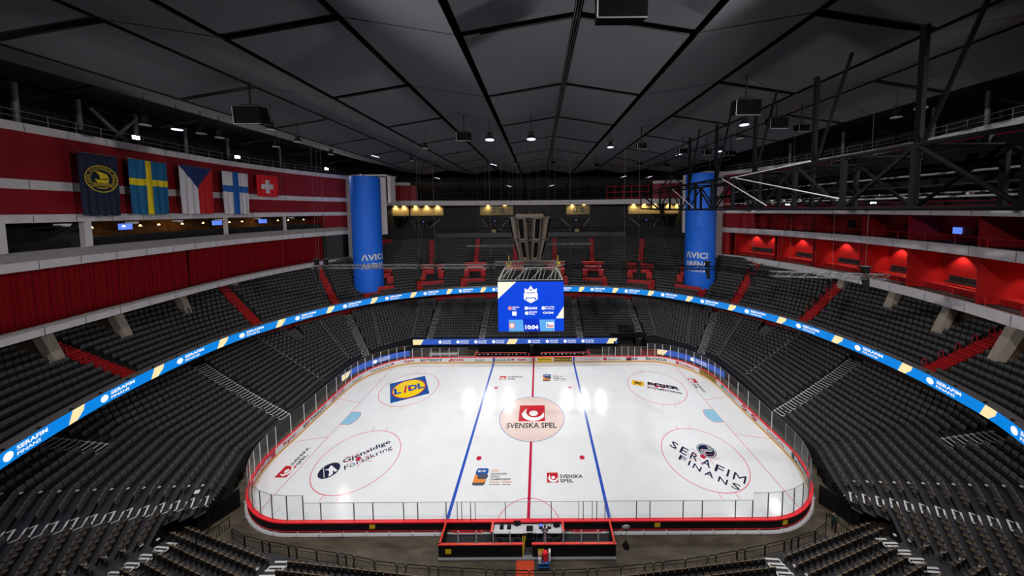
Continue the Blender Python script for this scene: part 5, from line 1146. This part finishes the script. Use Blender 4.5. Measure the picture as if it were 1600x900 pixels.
mb = MB(); mb.box((25.6, -19, 30.9), (.2, 34, 3.4)); mb.box((24.2, -19, 29.0), (2.8, 34, .15)); mb.box((23.0, -19, 30.2), (.12, 34, .3)); mb.box((23.0, -19, 31.6), (.12, 34, .25))
for q in range(12): mb.box((25.4, -3.5-q*2.9, 30.9), (.3, .2, 3.5))
mk('black_cladding', mb, 'steel_dark', ct)
for a, b in [((17.4, -13.5, 31.45), (17.4, -18.8, 29.0)), ((17.3, -15.5, 31.3), (17.3, -24.0, 29.3)), ((17.5, -3.5, 31.2), (17.5, -8.6, 28.9)), ((17.5, -14.5, 31.4), (17.5, -22, 31.6))]: mb = MB(); mb.tube(a, b, .035); mk('bright_strut', mb, 'ledge', ct)
mb = MB()
for k in range(26): y = -8-k*1.0; mb.box((22.5+random.random()*2.6, y, z0+.5+random.random()*.4), (.1+.2*random.random(), .12, .16))
mk('walkway_fittings', mb, 'ledge', ct)
mb = MB(); mb.tube((xa, 3.5, z0), (xa, 3.5, 31), .1)
for a, b in [((17.6, .5, 31.5), (16.4, 4.5, 31.0)), ((17.6, .5, 28.75), (16.4, 4.5, 28.9)), ((16.4, 4.5, 31.0), (16.4, 4.5, 28.9)), ((16.4, 4.5, 31), (17.6, .5, 28.75)), ((21.5, .5, 31.5), (16.4, 4.5, 31)), ((21.5, .5, 28.75), (16.4, 4.5, 28.9)), ((19, .5, 28.75), (19, .5, 33.4)), ((21.5, .5, 31.5), (19, .5, 33.4)), ((17.6, .5, 31.5), (19, .5, 33.4)), ((19, .5, 33.4), (19, -12, 33.4))]: mb.tube(a, b, .1)
mk('end_frame', mb, 'steel_dark', ct)
for i, (x, y) in enumerate([(22.5, -10), (23.2, -19), (24, -26)]):
    mb = MB(); mb.box((0, 0, 0), (.9, 1.4, .12), 0); mb.box((0, 0, .1), (.3, .5, .12)); tag(mk('walkway_light', mb, 'ledge', None, (x, y, 28.55)), 'flat pale light fitting under the catwalk truss, %s' % ['furthest', 'middle', 'nearest'][i], 'light fitting')
# ================================================================== CEILING LAMPS, SPEAKERS, FLOODS
def ceil_z(x):
    t = (x-3.5)/6.85; k = abs((t+1) % 2-1); return 40-1.1*k
wn = ['left', 'centre', 'right']
SPK = [(-23.57, -13.85, 2.3), (-7.16, -5.88, 1.5), (18.49, -14.68, 2.0), (24.66, -10.11, 1.7), (28.83, -8.14, 1.1), (14.84, .05, 1.2), (22.05, 3.79, 1.2), (26.2, 4.94, 1.1), (30.2, 5.62, 1.1), (19.8, 15.6, 1.0), (12, 16.75, 1.0), (3.77, 13.3, .9), (25.4, 17.5, 1.0), (5.0, -26.0, 2.2)]
spl = ['large one at upper left near the flags', 'box left of the ceiling ridge', 'large one at upper right', 'tilted box beside the large one at upper right', 'small box nearest the right catwalk', 'box with bracket right of the ridge', 'tilted box in the right row', 'third box of the right row', 'last box of the right row by the facade', 'small far box on the right', 'small far box near the ridge on the right', 'small far box left of the ridge', 'furthest box on the right', 'large one close to the camera at the top']
for (x, y, w_), l in zip(SPK, spl):
    r = thing('hanging_speaker', 'black ceiling loudspeaker, '+l, 'loudspeaker', (x, y, 37.1 if w_ < 2.2 or y > -20 else 38.0), 0, 'black loudspeakers under the ceiling'); h = w_*.62; tl = .25 if 'tilted' not in l else .6
    m2 = MB(); m2.hexa([(-w_/2, -.35, -h/2), (w_/2, -.35, -h/2), (w_/2*.96, .45*w_/1.5, -h/2+tl), (-w_/2*.96, .45*w_/1.5, -h/2+tl)], [(-w_/2, -.45, h/2), (w_/2, -.45, h/2), (w_/2, .35, h/2+.05), (-w_/2, .35, h/2+.05)]); mk('cabinet', m2, 'speaker_grille', r)
    m2 = MB(); m2.tube((-w_/2, -.36, -h/2), (w_/2, -.36, -h/2), .03, 4); m2.tube((-w_/2-.02, -.36, -h/2), (-w_/2-.02, -.45, h/2), .03, 4); mk('edge_trim', m2, 'rail_grey', r)
    m2 = MB(); m2.tube((0, 0, h/2), (0, 0, ceil_z(x)-r.location.z), .06, 6); m2.path([(-w_*.3, 0, h/2), (-w_*.3, 0, h/2+.3), (w_*.3, 0, h/2+.3), (w_*.3, 0, h/2)], .03); mk('bracket', m2, 'black', r)
LAM = [(-25.65, -9.58), (-27.18, -4.34), (-31.94, -1.84), (-28.77, 3.61), (-13.79, 0), (-4.41, -5.04), (.4, -5.16), (-19.78, 9.89), (-3, 14.7), (10.8, .2), (21.65, -9.9), (25.14, -4), (27.57, 3.75), (-35.7, -11.6), (-34.6, -10.0), (-34.0, -8.4), (-34, -6.6), (34.3, -11.9), (33.4, -14.4)]
lml = ['beside the big left speaker', 'second one right of the big left speaker', 'over the flag row', 'over the left blue banner side', 'left of the ridge row', 'bright one just left of centre', 'bright one at centre', 'far one on the left', 'far small one near the centre', 'right of the ridge', 'under the large right speaker', 'below the large right speaker', 'glowing small one on the right', 'first of four over the left facade', 'second of four over the left facade', 'third of four over the left facade', 'fourth of four over the left facade', 'over the right catwalk', 'nearest one over the right catwalk']
for i, ((x, y), l) in enumerate(zip(LAM, lml)):
    b = 1.25 if i in (5, 6) else (1.0 if y < 5 else .8)
    r = thing('high_bay_lamp', 'black dome ceiling lamp, '+l, 'lamp', (x, y, 37.55), 0, 'dome lamps under the ceiling')
    m2 = MB(); m2.tube((0, 0, -.1), (0, 0, .32), .24*b, 12, r2=.17*b); m2.tube((0, 0, -.42*b), (0, 0, -.1), .44*b, 14, r2=.24*b); mk('housing', m2, 'black', r)
    m2 = MB(); m2.tube((0, 0, -.5*b), (0, 0, -.425*b), .4*b, 14); mk('lens', m2, 'lamp_dim' if i in (5, 6, 12, 10, 9, 14) else 'ledge', r)
    m2 = MB(); m2.path([(-.3*b, 0, .1), (-.3*b, 0, .6), (.3*b, 0, .6), (.3*b, 0, .1)], .025, 5); m2.tube((0, 0, .6), (0, 0, ceil_z(x)-37.55), .03, 5); mk('bracket', m2, 'black', r)
for i, (x, y, z) in enumerate([(-26, 10, 38), (-26.5, 42, 37.8), (-8, 52, 36.3), (5.1, 52, 36.3), (25.1, 10.7, 38), (32, 44, 37.8), (25, 44.4, 38), (-8.1, 21.4, 38.2)]):
    mb = MB(); mb.box((0, 0, 0), (1.6, .18, .12), 0); mb.box((-.6, 0, .02), (.3, .3, .25), 1); mb.tube((0, 0, .05), (0, 0, 1.3), .02, 4, 1)
    o = mk('led_bar_lamp', mb, ['lamp_dim', 'black'], None, (x, y, z)); o.rotation_euler = (0, .25 if x < 0 else -.25, 0); tag(o, 'small glowing LED bar under the ceiling, %s' % ['left middle', 'far left', 'far, left of centre', 'far, right of centre', 'right middle', 'far right over the red wall', 'far right over the white band', 'middle, left of the ridge'][i], 'lamp', 'LED bars under the ceiling')
FLO = [((-47.1, -3.8, 37.9), 'left facade top rail, nearest of three'), ((-48.3, 9.5, 37.95), 'left facade top rail, middle of three'), ((-45.6, 26.4, 38.3), 'left facade top rail, furthest of three'), ((47.2, 15.3, 29.45), 'right facade under the catwalk, further of two'), ((47.3, 1.2, 29.35), 'right facade under the catwalk, nearer of two')]
for (p, l) in FLO:
    v = Vector((0, -10, 5))-Vector(p); a = atan2(v.y, v.x)-pi/2
    r = thing('floodlight', 'bright white floodlight on the '+l, 'floodlight', p, a, 'bright floodlights along the facades'); m2 = MB(); m2.box((0, 0, 0), (.75, .25, .5)); mk('housing', m2, 'black', r); m2 = MB(); m2.box((0, .135, 0), (.62, .02, .4)); mk('glowing_lens', m2, 'lamp_on', r); m2 = MB(); m2.tube((0, -.1, -.25), (0, -.1, -.7), .04); mk('bracket', m2, 'black', r)
    d = v.normalized(); spot('flood_lamp', (p[0]+d.x*.3, p[1]+d.y*.3, p[2]), (0, 0, 2), 1500, 2.2, .2, (1, .95, .88), .5)
# posts between facade top and roof
for C, xs in ((FL, [(-47.3, -10.4), (-48.3, -6.1), (-49.2, -.7), (-49.9, 5.1), (-49.8, 11), (-48.5, 20)]), (FR, [(49, 19), (50.4, 10.4), (50.4, -1), (49, -6.3), (47.6, -10.7)])):
    for i, (x, y) in enumerate(xs):
        p, n = C.at(C.near(x, y), 1.6); mb = MB(); mb.tube((p[0], p[1], 37.3), (p[0], p[1], 41.5), .2, 8); mb.box((p[0], p[1], 37.4), (.5, .5, .15))
        tag(mk('roof_post', mb, 'rail_grey'), 'grey round roof post behind the %s facade top rail, number %s from the camera' % ('left' if C is FL else 'right', ['one', 'two', 'three', 'four', 'five', 'six'][i] if C is FL else ['five', 'four', 'three', 'two', 'one'][i]), 'post', 'roof posts behind the facade rails')
p, n = FL.at(FL.near(-49.0, -2.8), 1.4); mb = MB(); mb.tube((p[0], p[1]-2, 41), (p[0], p[1]+1.2, 37.4), .18, 8); mb.tube((p[0], p[1]+2, 41), (p[0], p[1]-.6, 37.4), .18, 8); tag(mk('cross_brace', mb, 'rail_grey'), 'pair of crossed grey braces behind the top rail of the left facade', 'brace')
# bar lights and screens
for i, (x, y) in enumerate([(-48.9, -4.6), (-49.4, .3), (-49.9, 11.5), (-49.2, 18)]):
    p, n = FL.at(FL.near(x, y), 4.5); mb = MB(); mb.box((0, 0, 0), (1.5, .08, .8)); mb.box((0, .05, 0), (1.6, .05, .9), 1); o = mk('wall_screen', mb, ['tv', 'black'], None, (p[0], p[1], 27.1)); o.rotation_euler = (0, 0, atan2(n[1], n[0])-pi/2); tag(o, 'small blue glowing television in the bar behind the left facade, %s from the camera' % ['first', 'second', 'third', 'fourth'][i], 'television', 'televisions in the left bar')
tq = tP2+1.5; i = 0
while tq < tB-1:
    p, n = FL.at(tq, 3.0+random.random()*2); r = thing('pendant_lamp', 'small warm glowing pendant lamp in the bar behind the left facade', 'lamp', (p[0], p[1], 27.2), 0, 'warm pendant lamps in the left bar')
    m2 = MB(); m2.tube((0, 0, -.1), (0, 0, .12), .16, 8, r2=.05); mk('glowing_shade', m2, 'lamp_warm', r); m2 = MB(); m2.tube((0, 0, .1), (0, 0, 1.1), .01, 4); mk('cord', m2, 'cable', r)
    if i % 4 == 1: l_ = bpy.data.lights.new('bar_light', 'POINT'); l_.energy = 60; l_.color = (1, .55, .2); l_.shadow_soft_size = .15; lo = bpy.data.objects.new('bar_light', l_); COL.objects.link(lo); lo.location = (p[0], p[1], 26.9)
    tq += 2.1+random.random(); i += 1
for i, (x, y) in enumerate([(-47.7, -9.5), (-48.6, -3.8), (-49.4, 1.5), (-49.9, 7.3), (-49.7, 13.3), (-48.6, 20)]):
    p, n = FL.at(FL.near(x, y), -.2); mb = MB(); mb.box((0, 0, 0), (.9, .5, .16)); mb.box((.1, -.2, -.12), (.4, .25, .14)); o = mk('ceiling_projector', mb, 'white', None, (p[0], p[1], 27.75)); o.rotation_euler = (0, 0, atan2(n[1], n[0])-pi/2); tag(o, 'small white projector under the left white band, number %d from the camera' % (i+1), 'projector', 'white projectors under the left band')
# ================================================================== FLAGS
def flag(cx_, t0, t1, z1, z0, colfn, mats, lab, part=None, nx=60, nz=84):
    r = thing('hanging_flag', lab, 'flag'); m2 = MB(); vs = []
    for i in range(nx+1):
        u = i/nx; t = t0+(t1-t0)*u
        for k in range(nz+1):
            v = k/nz; dd = -1.5+.07*sin(u*34+.5*sin(v*3))*(.3+.7*(1-v))+.05*sin(u*9+v*2)
            p, n = FL.at(t, dd); vs.append((p[0], p[1], z0+(z1-z0)*v+.05*sin(u*20)*(1-v)))
    m2.v = vs
    for i in range(nx):
        for k in range(nz):
            a = i*(nz+1)+k; m2.f.append((a, a+nz+1, a+nz+2, a+1)); m2.m.append(colfn((i+.5)/nx, (k+.5)/nz))
    o = mk('cloth', m2, mats, r, smooth=True); md = o.modifiers.new('s', 'SOLIDIFY'); md.thickness = .012
    m2 = MB(); pa, _ = FL.at(t0-.15, -1.5); pb, _ = FL.at(t1+.15, -1.5); m2.tube((*pa, z1+.03), (*pb, z1+.03), .05); mk('pole', m2, 'steel', r)
    m2 = MB(); m2.tube((*pa, z1), (*pa, 39), .012, 4); m2.tube((*pb, z1), (*pb, 39), .012, 4); mk('wire', m2, 'cable', r); return r
FM = {k: mat('flag_'+k, c, .8) for k, c in dict(navy=(.008, .015, .045), swb=(.004, .12, .27), swy=(.8, .6, .01), czb=(.01, .03, .14), wh=(.68, .66, .7), cr=(.55, .01, .015), fib=(.01, .12, .45), chr=(.75, .01, .015)).items()}
def ft(y): return FL.near(-49 if y > -3 else -48, y)
tA = [(-9.3, -6.0), (-4.9, -.8), (.8, 5.4), (7.1, 11.3), (12.9, 16.7)]
def tspan(ya_, yb_):
    c = min(FL.s, key=lambda s_: abs(FL.at(s_)[0][1]-ya_)); d = min(FL.s, key=lambda s_: abs(FL.at(s_)[0][1]-yb_))
    def fine(y0, c): return min([c+q*.02 for q in range(-60, 61)], key=lambda s_: abs(FL.at(s_)[0][1]-y0))
    return fine(ya_, c), fine(yb_, d)
t0, t1 = tspan(*tA[0]); nf = flag(0, t0, t1, 35.2, 28.6, lambda u, v: 0, [FM['navy']], 'dark navy flag with a round yellow ship emblem, leftmost of the flags', nx=50, nz=30)
mb = MB(); tc = (t0+t1)/2
def NF(x, z, e=-1.66): p, n = FL.at(tc+x, e); return (p[0], p[1], 32.6+z)
for i in range(40):
    a, b = 2*pi*i/40, 2*pi*(i+1)/40
    for r0, r1 in ((1.38, 1.46), (1.0, 1.05)): mb.poly([NF(r0*cos(a), r0*sin(a)), NF(r1*cos(a), r1*sin(a)), NF(r1*cos(b), r1*sin(b)), NF(r0*cos(b), r0*sin(b))])
mb.poly([NF(-.55, -.2), NF(-.6, .0), NF(-.45, -.08), NF(.5, -.05), NF(.62, .1), NF(.6, -.3), NF(.4, -.42), NF(-.4, -.42)])
mb.poly([NF(-.55, .8), NF(-.1, .75), NF(.45, .55), NF(.65, .1), NF(.2, .05), NF(-.15, .0), NF(-.2, .4)])
for k in range(3):
    for q in range(8): x = -.75+q*.19; z = -.5-.12*k+.03*(-1)**q; mb.poly([NF(x, z), NF(x+.19, z+.0), NF(x+.19, z+.05), NF(x, z+.05)])
for q in (-.25, 0, .25): mb.poly([NF(q-.06, -.95), NF(q+.06, -.95), NF(q+.06, -.87), NF(q-.06, -.87)])
txt = 'STADEN STOCKHOLM SEGLARE'
for i, ch in enumerate(txt):
    if ch == ' ': continue
    a = 1.25*pi-(1.5*pi)*i/(len(txt)-1)
    def f(u, v): rr = 1.11+.2*v; aa = a-(u-.5)*.13; return NF(rr*cos(aa), rr*sin(aa))
    text_into(mb, ch, f, .03)
mk('ship_emblem', mb, FM['swy'], nf)
t0, t1 = tspan(*tA[1]); flag(0, t0, t1, 35.3, 28.7, lambda u, v: 1 if (.42 < u < .58) or (.54 < v < .66) else 0, [FM['swb'], FM['swy']], 'Swedish flag, blue with yellow cross, hanging on the left facade')
def cz(u, v):
    top = 1-v; return 0 if top < .45*(1-abs(2*u-1))+.0 else (1 if u < .5 else 2)
t0, t1 = tspan(*tA[2]); flag(0, t0, t1, 35.4, 28.7, lambda u, v: cz(u, v), [FM['czb'], FM['wh'], FM['cr']], 'Czech flag with navy triangle above white and red halves', nx=80, nz=120)
t0, t1 = tspan(*tA[3]); flag(0, t0, t1, 35.4, 28.6, lambda u, v: 1 if (.38 < u < .64) or (.52 < v < .68) else 0, [FM['wh'], FM['fib']], 'Finnish flag, white with blue cross, fourth from the left')
t0, t1 = tspan(*tA[4]); flag(0, t0, t1, 35.5, 31.7, lambda u, v: 1 if (abs(u-.5) < .1 and abs(v-.47) < .32) or (abs(v-.47) < .11 and abs(u-.5) < .29) else 0, [FM['chr'], FM['wh']], 'small Swiss flag, red with white cross, rightmost of the flags')
# ================================================================== CABLES
def cable(a, b, lab, r=.012): mb = MB(); mb.tube(a, b, r, 4); mb.box(b, (.12, .12, .18)); tag(mk('hanging_cable', mb, 'cable'), lab, 'cable', 'thin cables hanging from the roof')
for i in range(12):
    x = -3.6+i*.62+(.25 if i % 2 else 0); y = -1.5+(i % 3)*1.4; zz = 28.4 if abs(x) < 2.2 else 21.9
    cable((x, y, 39.2), (x, y, zz), 'thin cable from the roof down to the %s, strand %d from the left' % ('speaker cluster' if zz > 25 else 'video cube frame', i+1))
for i, (a, b) in enumerate([((-7.0, 6, 39), (-7.0, 6, 22)), ((-8.2, 6, 39), (-8.2, 6, 22)), ((7.2, 6, 39), (7.2, 6, 23)), ((-33, 0, 39), (-30.5, -4, 11)), ((-26, -3, 39), (-24.5, -6, 9)), ((33, -2, 29), (29, -3, 8)), ((30, -6, 39), (27.5, -9, 7)), ((27, -14, 29), (27, -14, 6)), ((-17, 6, 39), (-17, 6, 14)), ((21, 6, 39), (24, 6, 13))]):
    cable(a, b, 'thin loose cable hanging over the %s, %s' % ('far upper stand' if a[1] > 4 else ('left stand' if a[0] < 0 else 'right stand'), ['left of the video cube', 'further left of the video cube', 'right of the video cube', 'by the left curtain', 'by the left goal', 'by the right boxes', 'by the right goal', 'nearest the camera', 'half way to the left banner', 'half way to the right banner'][i]))
for sx, nm in ((-1, 'left'), (1, 'right')):
    r = thing('box_speaker', 'pair of white box loudspeakers under the %s end of the far balcony' % nm, 'loudspeakers', (sx*37.2, 43.2, 19.9), 0, 'white box loudspeakers under the balcony')
    for q in (-.95, .95): m2 = MB(); m2.box((q, 0, 0), (1.8, .9, 1.7)); m2.box((q, -.47, 0), (1.5, .04, 1.4)); mk('cabinet', m2, 'white', r)
    m2 = MB(); m2.tube((0, 0, -.85), (0, 0, -1.6), .12); m2.tube((0, .2, .85), (0, .2, 1.6), .08); mk('bracket', m2, 'steel_dark', r)
    mb = MB(); a = [(sx*41.5, 36, 14), (sx*37.6, 42.2, 16.5), (sx*38.6, 43.5, 16.5), (sx*43, 37.2, 14)]; mb.hexa(a if sx > 0 else a, [(a[0][0], a[0][1], 22.2), (a[1][0], a[1][1], 20.8), (a[2][0], a[2][1], 20.8), (a[3][0], a[3][1], 22.2)]); tag(mk('wing_wall', mb, 'red_box'), 'red sloping wing wall beside the %s blue banner below the balcony' % nm, 'wall', kind='structure')
    mb = MB(); mb.tube((0, -.08, 0), (0, .08, 0), .42, 14); mb.tube((0, 0, .3), (0, 0, 1.2), .05); mb.box((0, .1, 0), (.3, .2, .3)); tag(mk('chain_bag', mb, 'txt_yellow', None, (-3.2 if sx < 0 else 3.9, 3, 21.1)), 'round yellow fitting hanging to the %s of the speaker cluster' % nm, 'fitting', 'yellow fittings beside the speaker cluster')
# ================================================================== PEOPLE
def person(loc, rz, top, legs, hairm, lab, pose, bald=False):
    r = thing('person', lab, 'person', loc, rz)
    J = dict(pelvis=(0, 0, .98), chest=(0, .0+pose.get('lean', 0)*.4, 1.25), neckb=(0, pose.get('lean', 0)*.75, 1.48), neck=(0, pose.get('lean', 0)*.85, 1.55), head=(0, pose.get('lean', 0)*.95+.02, 1.66), htop=(0, pose.get('lean', 0)+.02, 1.76),
             ls=(-.19, pose.get('lean', 0)*.7, 1.44), rs=(.19, pose.get('lean', 0)*.7, 1.44), le=pose['le'], re=pose['re'], lw=pose['lw'], rw=pose['rw'],
             lh=(-.1, 0, .93), rh=(.1, 0, .93), lk=pose['lk'], rk=pose['rk'], la=pose['la'], ra=pose['ra'], lt=(pose['la'][0]-.02, pose['la'][1]+.17, .04), rt=(pose['ra'][0]+.02, pose['ra'][1]+.17, .04))
    R = dict(pelvis=.15, chest=.155, neckb=.08, neck=.055, head=.095, htop=.07, ls=.075, rs=.075, le=.048, re=.048, lw=.032, rw=.032, lh=.1, rh=.1, lk=.065, rk=.065, la=.045, ra=.045, lt=.035, rt=.035)
    E_ = [('pelvis', 'chest'), ('chest', 'neckb'), ('neckb', 'neck'), ('neck', 'head'), ('head', 'htop'), ('neckb', 'ls'), ('neckb', 'rs'), ('ls', 'le'), ('le', 'lw'), ('rs', 're'), ('re', 'rw'), ('pelvis', 'lh'), ('pelvis', 'rh'), ('lh', 'lk'), ('lk', 'la'), ('rh', 'rk'), ('rk', 'ra'), ('la', 'lt'), ('ra', 'rt')]
    V = {k: Vector(v) for k, v in J.items()}
    for s_, wn_, en in ((-1, 'lw', 'le'), (1, 'rw', 're')):       # palm and five fingers
        w0 = V[wn_]; d = (w0-V[en]).normalized(); side = d.cross(Vector((0, 0, 1))); side = side.normalized() if side.length > .1 else Vector((1, 0, 0)); pn_ = 'palm'+wn_; V[pn_] = w0+d*.06; R[pn_] = .03; E_.append((wn_, pn_))
        for q, (off, ln) in enumerate(((-.034, .075), (-.012, .085), (.012, .08), (.034, .065))):
            a_ = '%s%da' % (wn_, q); b_ = '%s%db' % (wn_, q); V[a_] = V[pn_]+side*off+d*.03; V[b_] = V[a_]+d*ln*.8+Vector((0, 0, -.02)); R[a_] = .01; R[b_] = .008; E_ += [(pn_, a_), (a_, b_)]
        a_ = wn_+'t'; V[a_] = w0+d*.05-side*s_*.06; R[a_] = .011; E_.append((wn_, a_))
    keys = list(V); me = bpy.data.meshes.new('body'); me.from_pydata([V[k] for k in keys], [(keys.index(a), keys.index(b)) for a, b in E_], [])
    o = bpy.data.objects.new('body', me); COL.objects.link(o); o.parent = r; sk = o.modifiers.new('skin', 'SKIN'); sk.use_smooth_shade = True
    sv = me.skin_vertices[0].data if me.skin_vertices else None
    if sv is None:
        bpy.context.view_layer.objects.active = o; me.skin_vertices
    if sv is not None:
        for k, x in zip(keys, sv): x.radius = (R[k], R[k]); x.use_root = (k == 'pelvis')
    sb = o.modifiers.new('sub', 'SUBSURF'); sb.levels = 1; sb.render_levels = 1
    bpy.context.view_layer.update(); ev = o.evaluated_get(bpy.context.evaluated_depsgraph_get()); bm_ = bpy.data.meshes.new_from_object(ev)
    o.modifiers.clear(); o.data = bm_; bm_.materials.clear()
    for m in (M['skin'], top, legs, M['black']): bm_.materials.append(m)
    nb_ = V['neckb'].z
    hands = [V['palmlw'], V['palmrw']]
    for f in bm_.polygons:
        c = f.center; mi = 0
        if c.z < .09: mi = 3
        elif c.z < .97 and not any((c-h).length < .16 for h in hands): mi = 2
        elif c.z < nb_+.03: mi = 1
        if any((c-h).length < .12 for h in hands): mi = 0
        f.material_index = mi; f.use_smooth = True
    hc = V['head']; m2 = MB()
    def ell(mb, c, rx, ry, rz_, k=10, m=7, v0=0, v1=1):
        n = len(mb.v)
        for i in range(m+1):
            ph = pi*(v0+(v1-v0)*i/m)
            for j in range(k): th = 2*pi*j/k; mb.v.append((c[0]+rx*sin(ph)*cos(th), c[1]+ry*sin(ph)*sin(th), c[2]+rz_*cos(ph)))
        for i in range(m):
            for j in range(k): a = n+i*k+j; b = n+i*k+(j+1) % k; mb.f.append((a, a+k, b+k, b)); mb.m.append(0)
    ell(m2, (hc.x, hc.y+.01, hc.z+.02), .08, .1, .125); ell(m2, (hc.x, hc.y+.115, hc.z), .014, .02, .022); ell(m2, (hc.x-.085, hc.y, hc.z), .012, .02, .032); ell(m2, (hc.x+.085, hc.y, hc.z), .012, .02, .032); mk('face', m2, 'skin', r, smooth=True)
    m2 = MB(); ell(m2, (hc.x-.03, hc.y+.1, hc.z+.03), .01, .008, .008); ell(m2, (hc.x+.03, hc.y+.1, hc.z+.03), .01, .008, .008); ell(m2, (hc.x, hc.y+.1, hc.z-.05), .025, .008, .006); mk('eyes_and_mouth', m2, 'hair', r)
    if not bald: m2 = MB(); ell(m2, (hc.x, hc.y-.012, hc.z+.035), .09, .105, .13, v1=.62); mk('hair', m2, hairm, r, smooth=True)
    return r
person((1.5, -16.15, .11), 0, M['shirt_navy'], M['jeans'], 'hair', 'person in navy top and blue jeans standing at the white officials table', dict(le=(-.26, .12, 1.18), re=(.26, .12, 1.18), lw=(-.24, .34, 1.05), rw=(.24, .34, 1.05), lk=(-.11, .02, .5), rk=(.11, .02, .5), la=(-.12, -.02, .08), ra=(.12, -.02, .08), lean=.08))
person((27.3, -15.0, .0), 2.2, M['jacket_green'], M['trouser_black'], 'hair', 'person in dark green jacket walking on the floor beside the right near corner', dict(le=(-.3, .02, 1.18), re=(.3, -.02, 1.18), lw=(-.33, .2, 1.0), rw=(.33, .05, .95), lk=(-.11, .16, .52), rk=(.11, -.02, .5), la=(-.12, .2, .08), ra=(.12, -.28, .12), lean=.06))
